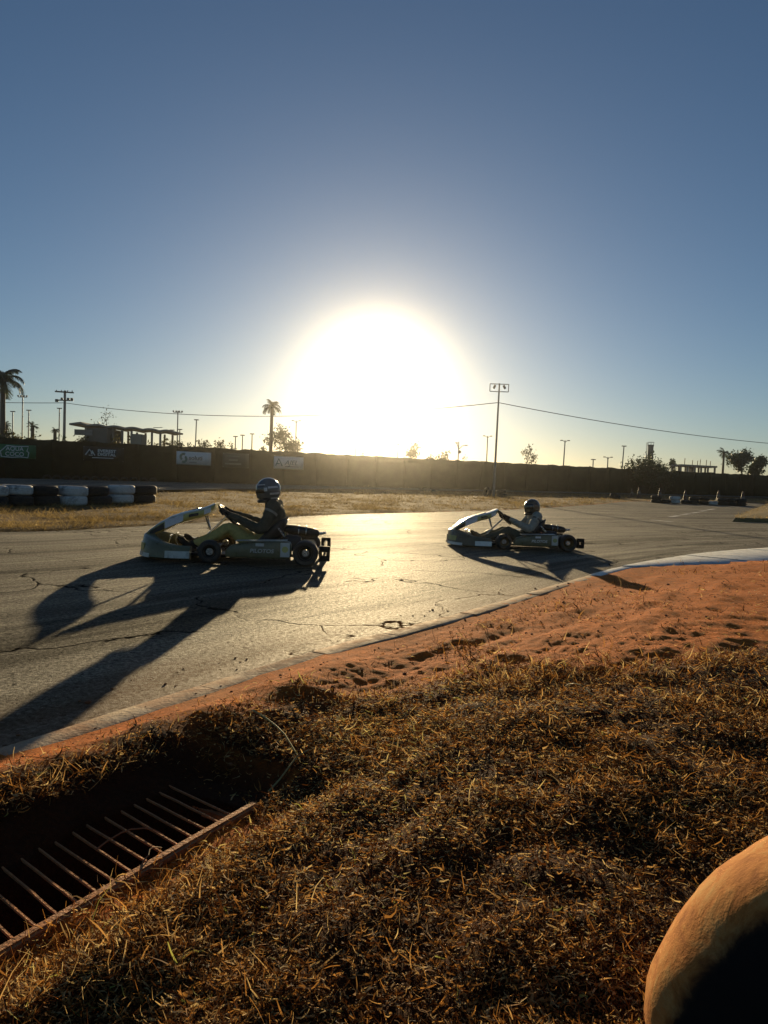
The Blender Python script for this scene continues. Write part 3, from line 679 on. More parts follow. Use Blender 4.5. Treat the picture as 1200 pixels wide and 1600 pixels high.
# ------------------------------------------------------------------ cones
M_CONE = mat('faded_cone', (0.10, 0.035, 0.018), 0.6, 0, 0.3, 5, dirt=(0.05, 0.04, 0.03), dirt_amt=0.5); M_CONEW = mat('cone_band', (0.16, 0.15, 0.13), 0.6)
def cone():
    c = empty('traffic_cone')
    MB().lathe([(0.0, .03), (.155, .03), (.15, .06), (.055, .72), (.035, .76), (.0, .76)], 20).build('cone_body', M_CONE, c, smooth=40)
    MB().rbox((0, 0, .018), (.40, .40, .036), .015).build('cone_foot', M_CONE, c)
    MB().lathe([(.117, .30), (.098, .45)], 20).build('reflective_band', M_CONEW, c, smooth=40)
    return c
c0 = cone(); first = True
for px, py, sc_, up, lb in ((987, 777.5, .95, 0, 'smaller one of two cones standing together on the grass'), (998, 779, 1.12, 0, 'taller one of two cones standing together on the grass'), (1037, 785, 1.0, .35, None), (1077, 786, .9, .35, None), (1130, 788, 1.0, .35, None), (1160, 790, 1.15, .1, 'cone standing at the end of the long tyre barrier')):
    c = c0 if first else copy_tree(c0); first = False
    g = ground_at(px, py); c.location = (g.x, g.y + (.75 if up > .2 else 0.0), float(base_z(g.x, g.y)) + (0.07 if up < .2 else 0.0) + (0.22 if up > .2 else 0)); c.scale = (sc_,) * 3
    tag(c, lb or 'cone standing among the tyres of the long barrier', 'traffic cone', 'cones by the tyre barrier')
    if up > .2:
        b = MB(); b.rbox((0, 0, .10), (.5, .5, .24), .03)
        o = b.build('concrete_block', mat('dark_concrete', (.07, .065, .055), .9)); o.location = (c.location.x, c.location.y, c.location.z - .22); tag(o, 'low dark concrete block carrying a cone behind the tyre barrier', 'block', 'blocks under the cones')  # even dark base colour for the blocks

# ------------------------------------------------------------------ fence with shade cloth
def fence():
    f = empty('fence', (0, 0, 0)); tag(f, 'long dark shade cloth fence running along the back of the circuit', 'fence')
    a = -34.0; H = 2.93; r = random.Random(8); n = 0
    while a < 115:
        W = 3.0; p0 = Vector((0, FE_A, 0)) + FDIR * a; p1 = p0 + FDIR * (W + .03)
        z0, z1 = float(base_z(p0.x, p0.y)), float(base_z(p1.x, p1.y)); nx, nz = 7, 6; v = []
        for i in range(nx):
            t = i / (nx - 1); p = p0.lerp(p1, t); zb = z0 + (z1 - z0) * t
            for j in range(nz):
                u = j / (nz - 1); sag = -0.05 * math.sin(math.pi * t) * u + (r.uniform(-.06, .05) if j == nz - 1 else 0)
                off = FNRM * ((n % 2) * .02 + 0.05 * math.sin(math.pi * t) * math.sin(math.pi * u) * r.uniform(.2, 1.2))
                q = p + off; v.append((q.x, q.y, zb - .05 + (H + .05 + sag) * u))
        fa_ = [(i * nz + j, (i + 1) * nz + j, (i + 1) * nz + j + 1, i * nz + j + 1) for i in range(nx - 1) for j in range(nz - 1)]
        mb = MB().add(v, fa_); o = mb.build('cloth_panel', M_CLOTHB if (a < -6 and n % 3 != 1) or r.random() < .15 else M_CLOTH, f, smooth=60)
        md = o.modifiers.new('thickness', 'SOLIDIFY'); md.thickness = 0.012; md.offset = -1
        pp = p0 - FNRM * 0.06
        MB().tube([(pp.x, pp.y, z0 - .1), (pp.x, pp.y, z0 + H + .02)], .04, 8).build('fence_post', M_STEEL, f)
        a += W; n += 1
    return f
fence()

# ------------------------------------------------------------------ banners on the fence
def text_mesh(body, size, name, m, parent, loc, bold=0.0, shear=0.0, align='LEFT', sx=1.0):
    cu = bpy.data.curves.new(name, 'FONT'); cu.body = body; cu.size = size; cu.offset = bold; cu.shear = shear; cu.align_x = align; cu.extrude = 0.004
    t = bpy.data.objects.new(name, cu); COL.objects.link(t); bpy.context.view_layer.update()
    me = bpy.data.meshes.new_from_object(t.evaluated_get(bpy.context.evaluated_depsgraph_get())); bpy.data.objects.remove(t)
    me.materials.clear(); me.materials.append(m); me.name = name
    o = bpy.data.objects.new(name, me); COL.objects.link(o); o.parent = parent; o.location = loc; o.scale = (sx, 1, 1); return o
M_INKW = mat('white_ink', (0.72, 0.73, 0.70), 0.7, var=.08); M_INKG = mat('grey_ink', (0.10, 0.13, 0.13), 0.7, var=.1); M_INKT = mat('teal_ink', (0.05, 0.17, 0.14), 0.7, var=.2)
def banner(x0, y0, x1, y1, col, label):
    """vinyl sheet between two corner pixels of the photograph, hung on the fence plane"""
    A, B = on_fence(x0, y1, .07), on_fence(x1, y1, .07); T = on_fence((x0 + x1) / 2, (y0 + y1) / 2, .07)
    W = (B - A).length; H = (on_fence(x0, y0, .07) - A).length
    b = empty('banner', (T.x, T.y, T.z), rot=Matrix((FDIR, Vector((0, 0, 1)), FNRM)).transposed().to_euler())
    tag(b, label, 'banner')
    m = mat('vinyl_%d_%d' % (x0, y0), col, 0.6, var=.08)
    v = []; nx = 7
    for i in range(nx):
        for j in (0, 1): v.append((-W / 2 + W * i / (nx - 1), -H / 2 + H * j, 0.006 * math.sin(i * 2.1 + j)))
    o = MB().add(v, [(i * 2, i * 2 + 2, i * 2 + 3, i * 2 + 1) for i in range(nx - 1)]).build('sheet', m, b, smooth=60)
    md = o.modifiers.new('thickness', 'SOLIDIFY'); md.thickness = .006
    for sx in (-1, 1):
        for sy in (-1, 1): MB().lathe([(.012, 0), (.03, .004), (.03, .008), (.012, .008)], 10, Matrix.Translation((sx * (W / 2 - .06), sy * (H / 2 - .06), .008))).build('eyelet', M_STEEL, b)
    return b, W, H
b, W, H = banner(-24, 694, 57, 716, (0.020, 0.16, 0.055), 'green banner with a white outlined two line logo on the fence')
sh = MB()
pts = [(-.27, -.40), (-.05, -.44), (.10, -.38), (.27, -.42), (.29, -.05), (.25, .06), (.28, .40), (.02, .36), (-.16, .40), (-.24, .12), (-.29, -.02)]
pts3 = [Vector((p[0] * W * .95 + W * .08, p[1] * H, .012)) for p in pts]
sh.tube(pts3 + [pts3[0]], .035, 5, up=(0, 0, 1)); sh.build('logo_outline', M_INKW, b)
text_mesh('AQUA', H * .40, 'lettering', M_INKW, b, (W * .08, H * .06, .012), .006, 0, 'CENTER', 1.0)
text_mesh('COCO', H * .40, 'lettering', M_INKW, b, (W * .08, -H * .32, .012), .006, 0, 'CENTER', 1.0)
b, W, H = banner(130, 698, 194, 721, (0.022, 0.018, 0.012), 'dark banner with a white mountain peak logo on the fence')
MB().tube([(-W * .44, -H * .10, .012), (-W * .345, H * .28, .012), (-W * .27, H * .0, .012)], .045, 5).build('logo', M_INKW, b)
MB().tube([(-W * .36, -H * .12, .012), (-W * .27, -H * .12, .012), (-W * .31, H * .05, .012)], .03, 5).build('logo', M_INKW, b)
MB().tube([(-W * .285, H * .20, .012), (-W * .215, -H * .12, .012)], .04, 5).build('logo', M_INKW, b)
text_mesh('EVEREST', H * .27, 'lettering', M_INKW, b, (-W * .15, H * .12, .012), .010, 0, 'LEFT', 1.18)
text_mesh('DIGITAL', H * .27, 'lettering', M_INKW, b, (-W * .15, -H * .12, .012), .010, 0, 'LEFT', 1.18)
MB().box((-W * .02, -H * .27, .012), (W * .52, H * .045, .006)).build('tagline', M_INKW, b)
b, W, H = banner(276, 706, 330, 726.5, (0.70, 0.73, 0.71), 'white banner with a round green leaf logo and grey lettering')
lg = MB()
for sg in (1, -1):
    cc = Vector((-W * .30, 0, .010)); sec = []
    for k in range(13):
        a = R(60 + k * 15) if sg > 0 else R(240 + k * 15); sec.append(cc + Vector((math.cos(a) * H * .22, math.sin(a) * H * .22 + sg * H * .08, 0)))
    lg.tube(sec, [(0.008, .10 * H)] * 13, 6, up=(0, 0, 1))
lg.build('logo', M_INKT, b)
text_mesh('soluti', H * .46, 'lettering', M_INKG, b, (-W * .15, -H * .12, .010), .012, 0, 'LEFT', 1.05)
MB().box((-W * .03, -H * .32, .010), (W * .22, H * .05, .005)).build('tagline', M_INKG, b)
b, W, H = banner(348, 708, 389, 731, (0.055, 0.065, 0.045), 'dull dark banner with faint pale lines of print between two white banners')
for k, (yy, ww) in enumerate(((.28, .5), (.02, .34), (-.24, .62))): MB().box((-W * .1, H * yy, .010), (W * ww, H * .11, .005)).build('print_line', mat('faint_ink', (.16, .18, .15), .8), b)
b, W, H = banner(428, 713.5, 474.5, 733, (0.66, 0.71, 0.70), 'pale blue white banner with a slanted logo near the palm')
MB().tube([(-W * .44, -H * .28, .010), (-W * .34, H * .3, .010), (-W * .22, -H * .28, .010)], .05, 5).tube([(-W * .40, -H * .1, .010), (-W * .30, -H * .1, .010)], .04, 5).build('logo', M_INKT, b)
text_mesh('AJEL', H * .52, 'lettering', mat('blue_grey_ink', (.16, .24, .25), .7), b, (-W * .14, -H * .16, .010), .014, .25, 'LEFT', 1.15)
MB().box((W * .1, -H * .30, .010), (W * .46, H * .05, .005)).build('tagline', M_INKG, b)

# ------------------------------------------------------------------ masts and poles
def gz(p): return float(base_z(p.x, p.y))
def flood_mast():
    g = ground_at(771, 776.5); D = g.y; top = at(777, 600, D); z0 = gz(g); Hh = top.z - z0
    e = empty('floodlight_pole', (g.x, g.y, z0)); tag(e, 'tall floodlight pole with a rectangular frame and two lamps', 'light pole')
    lean = 0.012 * Hh
    MB().tube([(0, 0, -.1), (lean * .5, 0, Hh * .5), (lean, 0, Hh + .04)], [.085, .07, .05], 10).build('pole', M_STEEL, e, smooth=40)
    w, h = .62, .50
    for a, c in (((lean - w, 0, Hh), (lean + w, 0, Hh)), ((lean - w, 0, Hh - h), (lean + w, 0, Hh - h)), ((lean - w, 0, Hh), (lean - w, 0, Hh - h)), ((lean + w, 0, Hh), (lean + w, 0, Hh - h))):
        MB().tube([a, c], .028, 6).build('frame_bar', M_STEEL, e)
    for s_ in (-1, 1):
        rot = Matrix.Rotation(R(s_ * -25), 3, 'Y') @ Matrix.Rotation(R(-25), 3, 'X')
        l = MB().rbox((lean + s_ * .33, -.06, Hh - .20), (.15, .12, .27), .03, rot).build('lamp', mat('lamp_housing', (.10, .10, .10), .5, .5), e, smooth=40)
        MB().box((lean + s_ * .33, -.125, Hh - .21), (.11, .006, .2), rot).build('lens', mat('lamp_glass', (.25, .27, .28), .15), l)
        MB().tube([(lean + s_ * .33, -.02, Hh - .02), (lean + s_ * .33, -.04, Hh - .12)], .015, 5).build('bracket', M_STEEL, e)
    return e, Vector((g.x + lean * .82, g.y, z0 + at(777, 629, D).z - z0))
mast, wire_pt = flood_mast()
def light_pole(px, ytop, D, style, label, group=None, lean=0.0):
    t = at(px, ytop, D); x, y = t.x, t.y; z0 = gz(t); Hh = t.z - z0
    e = empty('light_pole', (x - lean, y, z0)); tag(e, label, 'light pole', group); k = D / 80.0
    MB().tube([(0, 0, -.2), (lean, 0, Hh)], [.085 * k, .06 * k], 8).build('pole', M_STEEL, e)
    M_L = mat('lamp_housing', (.10, .10, .10), .5, .5)
    if style == 'plain': MB().box((lean, 0, Hh), (.5 * k, .2 * k, .10 * k)).build('lamp', M_L, e)
    elif style == 'cross':
        MB().tube([(lean - .48 * k, 0, Hh - .2), (lean + .48 * k, 0, Hh - .2)], .035 * k, 6).build('crossarm', M_STEEL, e)
        for s_ in (-.48, -.17, .17, .48): MB().rbox((lean + s_ * k, -.05, Hh - .06), (.17 * k, .16, .18 * k), .04).build('lamp', M_L, e)
    elif style == 'tee':
        for s_ in (-1, 1):
            MB().tube([(lean, 0, Hh - .3), (lean + s_ * .2 * k, 0, Hh - .05), (lean + s_ * .42 * k, 0, Hh)], .03 * k, 6).build('arm', M_STEEL, e)
            MB().rbox((lean + s_ * .40 * k, 0, Hh - .02), (.28 * k, .18, .10 * k), .03).build('lamp', M_L, e)
    elif style == 'y':
        for s_, dz in ((-.25, .75), (.85, .50)):
            MB().tube([(lean, 0, Hh - .9 * k), (lean + s_ * .5 * k, 0, Hh - .45 * k), (lean + s_ * k, 0, Hh - .9 * k + dz * k)], .05 * k, 6).build('arm', M_STEEL, e)
            MB().rbox((lean + s_ * k, 0, Hh - .9 * k + dz * k), (.34 * k, .18, .11 * k), .03).build('lamp', M_L, e)
        MB().ball((lean + .12 * k, 0, Hh - 1.15 * k), .2 * k, 8, 6).build('junction_box', M_L, e)
    return e
PG = 'thin lamp poles beyond the fence'
light_pole(20, 643, 95, 'plain', 'thin pole with a single small lamp head beyond the fence', PG)
light_pole(35.5, 618, 85, 'cross', 'tall pole with a crossarm of lamps beside the big palm')
light_pole(45, 641, 95, 'plain', 'thin pole with a single small lamp head beyond the fence', PG)
light_pole(93, 638, 85, 'plain', 'thin pole with a single small lamp head beyond the fence', PG)
light_pole(278, 642, 80, 'cross', 'tall pole with a crossarm of lamps next to the pavilion end')
light_pole(281, 671, 110, 'plain', 'thin pole with a single small lamp head beyond the fence', PG)
light_pole(269, 672, 110, 'plain', 'thin pole with a single small lamp head beyond the fence', PG)
light_pole(307, 656, 90, 'plain', 'thin pole with a single small lamp head beyond the fence', PG, .12)
light_pole(368, 682, 100, 'plain', 'thin pole with a single small lamp head beyond the fence', PG)
light_pole(379, 680, 100, 'plain', 'thin pole with a single small lamp head beyond the fence', PG)
light_pole(394, 678, 100, 'plain', 'thin pole with a single small lamp head beyond the fence', PG)
light_pole(463, 657, 80, 'tee', 'pole with two lamp arms beside the bushy tree under the sun')
light_pole(556, 686, 100, 'plain', 'thin pole with a single small lamp head beyond the fence', PG)
light_pole(622, 694, 100, 'plain', 'thin pole with a single small lamp head beyond the fence', PG)
light_pole(717, 690, 78, 'y', 'forked lamp pole with two uneven arms behind the fence')
light_pole(762, 681, 90, 'tee', 'short two armed lamp pole behind the floodlight pole')
light_pole(883, 688, 92, 'tee', 'two armed lamp pole beside the sparse bare tree', None, .15)
light_pole(950, 714, 108, 'tee', 'small two armed lamp pole left of the shrub and tower')
light_pole(975, 697, 105, 'plain', 'leaning thin pole left of the water tower', None, .25)
light_pole(927, 718, 120, 'plain', 'thin pole with a single small lamp head beyond the fence', PG)

def power_pole(px, ytop, D, label, dbl=True):
    t = at(px, ytop, D); z0 = gz(t); Hh = t.z - z0
    e = empty('power_pole', (t.x, t.y, z0)); tag(e, label, 'power pole')
    MB().tube([(0, 0, -.2), (0, 0, Hh + .1)], [.15, .11], 8).build('pole', M_CONC2, e)
    MB().box((0, -.12, Hh - .05), (1.65, .12, .12), Matrix.Rotation(R(2), 3, 'Y')).build('crossarm', M_BARK, e)
    for s_ in (-.7, -.25, .3, .7): MB().lathe([(.0, 0), (.05, 0), (.035, .06), (.05, .1), (.0, .14)], 8, Matrix.Translation((s_, -.12, Hh))).build('insulator', mat('porcelain', (.2, .17, .15), .3), e)
    if dbl:
        MB().box((0, -.12, Hh - .78), (1.5, .10, .10)).build('crossarm', M_BARK, e)
        for s_, ww in ((-.66, .26), (-.22, .15), (.36, .2), (.68, .2)): MB().rbox((s_, -.12, Hh - .68 - (.15 if s_ < -.5 else 0)), (ww, .2, .26), .03).build('switch_box', mat('lamp_housing', (.10, .10, .10), .5, .5), e)
    return Vector((t.x, t.y - .12, z0 + Hh - 0.78))
pp1 = power_pole(101.5, 612, 64, 'power pole with two crossarms and boxes behind the pavilion end')
pp0 = power_pole(-190, 596, 62, 'power pole at the far end of the overhead cable', False)
pp2 = power_pole(1330, 690, 66, 'power pole carrying the right end of the overhead cable', False)
def cable(a, b, sag, label, r=.022):
    path = [a.lerp(b, k / 24) - Vector((0, 0, sag * 4 * (k / 24) * (1 - k / 24))) for k in range(25)]
    tag(MB().tube(path, r, 5).build('cable', mat('cable_rubber', (.03, .03, .03), .6)), label, 'cable')
cable(at(-190, 621, 62), at(101.5, 629.5, 64), .15, 'overhead cable between the big palm and the power pole', .028)
cable(at(101.5, 629.5, 64), wire_pt, 1.05, 'overhead cable from the power pole across the sun to the floodlight pole', .026)
cable(wire_pt, at(1330, 701, 66), .55, 'overhead cable dropping away from the floodlight pole past the tower', .024)

# ------------------------------------------------------------------ buildings
def pavilion():
    D = 62; L, Rr = at(108, 664, D), at(262, 676, D + 4); z0 = gz(L)
    e = empty('pavilion', (L.x, L.y, z0)); tag(e, 'open pavilion with a wavy concrete roof and slender columns', 'building')
    Wd = Rr.x - L.x; Hh = L.z - z0; dz = Rr.z - L.z; dy = Rr.y - L.y; nx = 64; dep = 5.0
    def pt(t, s_, top): return (Wd * t, dy * t + dep * s_, Hh + dz * t + (0.13 * abs(math.sin(t * math.pi * 5.5)) if t > .12 else 0.22 * t / .12) + (0.16 if top else 0))
    secs = [[pt(i / nx, 0, 0), pt(i / nx, 1, 0), pt(i / nx, 1, 1), pt(i / nx, 0, 1)] for i in range(nx + 1)]
    MB().loft([[Vector(p) for p in q] for q in secs]).build('roof', M_CONC2, e)
    MB().box((Wd * .26, dep * .5 + .6, Hh / 2 - .1), (Wd * .26, dep * .8, Hh)).build('wall', mat('dull_plaster', (.16, .15, .13), .9, var=.15, vscale=1), e)
    MB().box((Wd * .685, dep * .6, Hh / 2 - .3), (Wd * .13, dep * .3, Hh - .3)).build('wall', mat('pale_plaster', (.30, .28, .22), .9, var=.1, vscale=1), e)
    for t in (.135, .405, .50, .595, .81, .90):
        for s_ in (.12, .88): MB().box((Wd * t, dy * t + dep * s_, (Hh + dz * t) / 2), (.16, .16, Hh + dz * t)).build('column', M_CONC2, e)
    MB().box((Wd * .12, .9, Hh - .55), (1.6, .08, .5)).build('fascia_board', M_CONC2, e)
    MB().tube([(Wd * .95, 1, Hh + dz * .95 + .2), (Wd * 1.06, 1, Hh + dz + .25)], .03, 5).build('gutter_pipe', M_STEEL, e)
    return e
pavilion()
def tower():
    D = 112; t = at(1017, 695, D); z0 = gz(t); Hh = t.z - z0
    e = empty('water_tower', (t.x, t.y, z0)); tag(e, 'slim dark water tower rising behind the shrub', 'tower')
    MB().lathe([(0, -.2), (.42, -.2), (.42, Hh - .25), (.46, Hh - .25), (.46, Hh), (0, Hh)], 20).build('tank', mat('tower_plaster', (.14, .14, .12), .85, var=.2, vscale=1.5), e, smooth=40)
    for s_ in (-.16, .16): MB().tube([(-.62, s_, 0), (-.62, s_, Hh + .35)], .03, 5).build('ladder_rail', M_STEEL, e)
    for k in range(18): MB().tube([(-.62, -.16, .4 + k * (Hh - .4) / 18), (-.62, .16, .4 + k * (Hh - .4) / 18)], .02, 4).build('rung', M_STEEL, e)
    MB().tube([(.46 * math.cos(R(a)), .46 * math.sin(R(a)), Hh + .4) for a in range(0, 360, 30)], .025, 5, loop=True).build('guard_rail', M_STEEL, e)
    for a in range(0, 360, 60): MB().tube([(.46 * math.cos(R(a)), .46 * math.sin(R(a)), Hh - .02), (.46 * math.cos(R(a)), .46 * math.sin(R(a)), Hh + .4)], .02, 4).build('guard_post', M_STEEL, e)
tower()
def frame_house():
    D = 108; A, B = at(1064, 726, D), at(1117, 728.5, D); z0 = gz(A); Hh = A.z - z0; W = B.x - A.x
    e = empty('unfinished_building', (A.x, A.y, z0)); tag(e, 'unfinished concrete frame with a flat slab and bare columns', 'building')
    MB().box((W / 2, 1.6, Hh - .12), (W + .4, 4.0, .26), Matrix.Rotation(R(1.0), 3, 'Y')).build('slab', M_CONC2, e)
    for k in range(6):
        for yy in (0, 3.2): MB().box((W * k / 5, yy, Hh / 2 - .1), (.22, .22, Hh - .1)).build('column', M_CONC2, e)
    MB().box((W * .44, 1.2, Hh / 2), (.6, 1.2, Hh - .2)).build('stair_core', M_CONC2, e)
    for k, hh in ((.12, 1.0), (.35, .75), (.5, .7), (.58, .9), (.76, .85), (.88, .7)): MB().tube([(W * k, .2, Hh), (W * k + .03, .2, Hh + hh)], .05, 5).build('starter_bar', M_RUST, e)
    o = MB().box((0, 0, .9), (3.4, .3, 1.8), taper=.98).build('garden_wall', M_CONC2); p = at(1146, 735, 104); o.location = (p.x, p.y, gz(p) + p.z - gz(p) - 1.7); tag(o, 'low dark wall segment between the palm and the round tree', 'wall')
    o.location.z = gz(p) + .6
    MB().box((0, 0, -.9), (3.2, .25, 1.9)).build('foundation', M_CONC2, o)
frame_house()

# ------------------------------------------------------------------ trees, shrubs, palms
def leaves(mb, pts, n, spread, size, r):
    for k in range(n):
        c = Vector(r.choice(pts)) + Vector((r.gauss(0, 1), r.gauss(0, 1), r.gauss(0, .8))) * spread
        a = Vector((r.gauss(0, 1), r.gauss(0, 1), r.gauss(0, 1))).normalized(); b = a.orthogonal().normalized(); s_ = size * r.uniform(.5, 1.3); b = (Matrix.Rotation(r.uniform(0, 6.28), 3, a) @ b)
        w = a.cross(b); mb.add([c - b * s_, c + w * s_ * .45, c + b * s_, c - w * s_ * .45], [(0, 1, 2, 3)])
def tree(name, label, px, py_top, D, wpx, nleaf, leaf, seed, m, base_h=None, cat='tree', group=None, bare=False, lf=.1, spread=.22, flat=1.0):
    r = random.Random(seed); top = at(px, py_top, D); z0 = gz(top) if base_h is None else base_h; H = top.z - z0; cw = wpx * D / FPX / 2
    e = empty(name, (top.x, top.y, z0)); tag(e, label, cat, group)
    tips = []; mb = MB()
    def grow(p, d, L, rad, lvl):
        q = p + d * L; mid = p.lerp(q, .5) + Vector((r.uniform(-.05, .05), r.uniform(-.05, .05), 0)) * L
        mb.tube([p, mid, q], [rad, rad * .85, rad * .7], 5)
        if lvl >= 3: tips.append(q); tips.append(mid); return
        for k in range(r.choice((2, 3, 3))):
            ax = Vector((r.uniform(-1, 1), r.uniform(-1, 1), r.uniform(-.1, .9))).normalized()
            dd = (d * .55 + Vector((ax.x * 1.0, ax.y * 1.0, ax.z * .8))).normalized(); grow(q, dd, L * r.uniform(.6, .85), rad * .62, lvl + 1)
        if lvl >= 1: tips.append(q)
    grow(Vector((0, 0, -.1)), Vector((r.uniform(-.1, .1), 0, 1)).normalized(), H * .40, max(.05, H * .022), 0)
    V = np.array(mb.v); mx = np.percentile(np.abs(V[:, :2]), 97); mz = V[:, 2].max()
    S = Vector((cw / mx, cw / mx, H / mz)); mb.v = [(a * S.x, b * S.y, c * S.z) for a, b, c in mb.v]; tips = [Vector((t.x * S.x, t.y * S.y, t.z * S.z)) for t in tips]
    mb.build('trunk', M_BARK, e)
    if nleaf:
        lm = MB(); leaves(lm, tips, nleaf, spread * cw, leaf, r); lm.build('crown', m, e)
    return e
def shrub(label, px, py_top, D, wpx, n, leaf, seed, m, group=None, zb=None):
    r = random.Random(seed); top = at(px, py_top, D); z0 = gz(top); H = top.z - z0; cw = wpx * D / FPX / 2
    e = empty('shrub', (top.x, top.y, z0)); tag(e, label, 'shrub', group)
    mb = MB(); tips = []
    for k in range(16):
        a = r.uniform(0, 6.28); rr = cw * r.random() ** .6; hh = H * r.uniform(.72, 1.10) * (1 - .35 * (rr / cw) ** 2); q = Vector((math.cos(a) * rr, math.sin(a) * rr * .6, hh)); mb.tube([(q.x * .1, q.y * .1, -.1), (q.x * .6, q.y * .6, hh * .6), q], [.05, .035, .015], 5)
        for t in (.5, .65, .8, .92, 1.0): tips.append(Vector((q.x * (.4 + .6 * t), q.y * (.4 + .6 * t), hh * t)))
    mb.build('stem', M_BARK, e); lm = MB(); leaves(lm, tips, n, .17 * min(cw, H), leaf, r); lm.build('foliage', m, e)
    return e
def palm(label, px, py_top, D, hpx_crown, nf, seed, trunk_r=.16, fl=None, droop=1.0):
    r = random.Random(seed); top = at(px, py_top, D); k = D / FPX; z0 = gz(top); Lf = fl or hpx_crown * k; H = top.z - z0 - Lf * .55
    e = empty('palm_tree', (top.x, top.y, z0)); tag(e, label, 'palm tree')
    lean = r.uniform(-.1, .1)
    MB().tube([(0, 0, -.2), (lean * .3, 0, H * .3), (lean, 0, H * .8), (lean, 0, H)], [trunk_r * 1.25, trunk_r, trunk_r * .9, trunk_r * .8], 9).build('trunk', M_BARK, e, smooth=60)
    for f in range(nf):
        az = 2 * math.pi * f / nf + r.uniform(-.25, .25); el = R(r.choice((75, 55, 35, 20, 8, -8)) + r.uniform(-8, 8)); L = Lf * r.uniform(.85, 1.1)
        mb = MB(); p = Vector((lean, 0, H)); path = [p.copy()]; seg = 9; ee = el
        dirs = []
        for i in range(seg):
            d = Vector((math.cos(az) * math.cos(ee), math.sin(az) * math.cos(ee), math.sin(ee))); p = p + d * (L / seg); path.append(p.copy()); dirs.append(d); ee -= R(13) * droop * (0.5 + i / seg)
        mb.tube(path, [L * .016 * (1 - .85 * i / seg) for i in range(seg + 1)], 4)
        side = Vector((-math.sin(az), math.cos(az), 0))
        for i in range(seg * 3):
            t = (i + 2) / (seg * 3 + 1); j = min(int(t * seg), seg - 1); q = path[j].lerp(path[j + 1], t * seg - j); d = dirs[j]
            ll = L * .30 * math.sin(math.pi * min(1, t * .82 + .14)) + .02
            for s_ in (-1, 1):
                tip = q + side * s_ * ll * .75 + d * ll * .55 - Vector((0, 0, ll * r.uniform(.25, .7))); w = d * L * .022
                mb.add([q - w, q + w, tip + w * .3, tip - w * .3], [(0, 1, 2, 3)])
        mb.build('frond', M_PALM, e)
    MB().ball((lean, 0, H - Lf * .02), (trunk_r * 1.3, trunk_r * 1.3, Lf * .16), 10, 7).build('crown_shaft', M_PALM, e, smooth=60)
    return e
palm('tall royal palm with a heavy drooping crown above the green banner', 6, 571, 58, 42, 22, 3, .22, droop=1.25)
palm('slender palm with an open crown standing alone near the sun', 425, 623, 72, 21, 15, 5, .19)
palm('small distant palm left of the round dark tree', 1131, 700, 112, 13, 13, 6, .18, droop=.9)
palm('short bushy palm peeking over the fence near the power pole', 52, 660, 75, 11, 14, 8, .2, droop=.8)
palm('short bushy palm peeking over the fence beside the big palm', 9, 659, 75, 10, 13, 9, .2, droop=.8)
palm('short bushy palm peeking over the fence right of the power pole', 86, 667, 75, 8, 12, 10, .2, droop=.8)
tree('bare_tree', 'leafless spreading tree behind the pavilion roof', 168, 640, 78, 50, 160, .16, 12, M_LEAF_Y)
tree('leafy_tree', 'small round tree with airy foliage beside the lone palm', 440, 671, 78, 46, 1500, .17, 15, M_LEAF_Y, spread=.20)
tree('leafy_tree', 'thin leafy tree standing in the glare right of the sun', 655, 694, 82, 30, 420, .17, 16, M_LEAF_Y)
tree('leafy_tree', 'low loose tree beside the thin leafy one in the glare', 684, 706, 82, 26, 300, .16, 17, M_LEAF_Y)
tree('leafy_tree', 'sparse twiggy tree between two lamp poles', 821, 697, 86, 27, 260, .15, 18, M_LEAF_Y)
tree('leafy_tree', 'dense dark round tree right of the small distant palm', 1163, 708, 100, 36, 2600, .22, 19, M_LEAF, spread=.24)
tree('leafy_tree', 'dense dark tree beyond the low wall at the end of the fence', 1194, 716, 100, 26, 1800, .22, 20, M_LEAF, spread=.24)
tree('leafy_tree', 'low flat topped tree left of the concrete frame', 1053, 719, 112, 16, 500, .2, 22, M_LEAF)
shrub('broad dark shrub growing against the fence below the tower', 1010, 715, 82, 62, 3600, .16, 30, M_LEAF)
shrub('lower shrub spreading along the fence right of the tower', 1038, 727, 84, 40, 1500, .16, 31, M_LEAF)
r_ = random.Random(77); k = 0
for px, py, wd in ((-12, 673, 40), (20, 677, 44), (52, 680, 46), (90, 681, 40), (128, 683, 46), (168, 687, 50), (205, 686, 44), (238, 688, 46), (262, 684, 30), (285, 689, 34), (316, 691, 40), (342, 692, 38), (363, 696, 26), (386, 699, 26), (412, 701, 26), (568, 706, 12), (700, 712, 24), (725, 716, 26)):
    shrub('olive shrub whose top pokes over the shade cloth fence', px, py, 56 + 0.055 * max(px, 0) * .9, wd, int(26 * wd), .15, 100 + k, M_LEAF_Y if k % 3 else M_LEAF, 'shrubs behind the fence'); k += 1

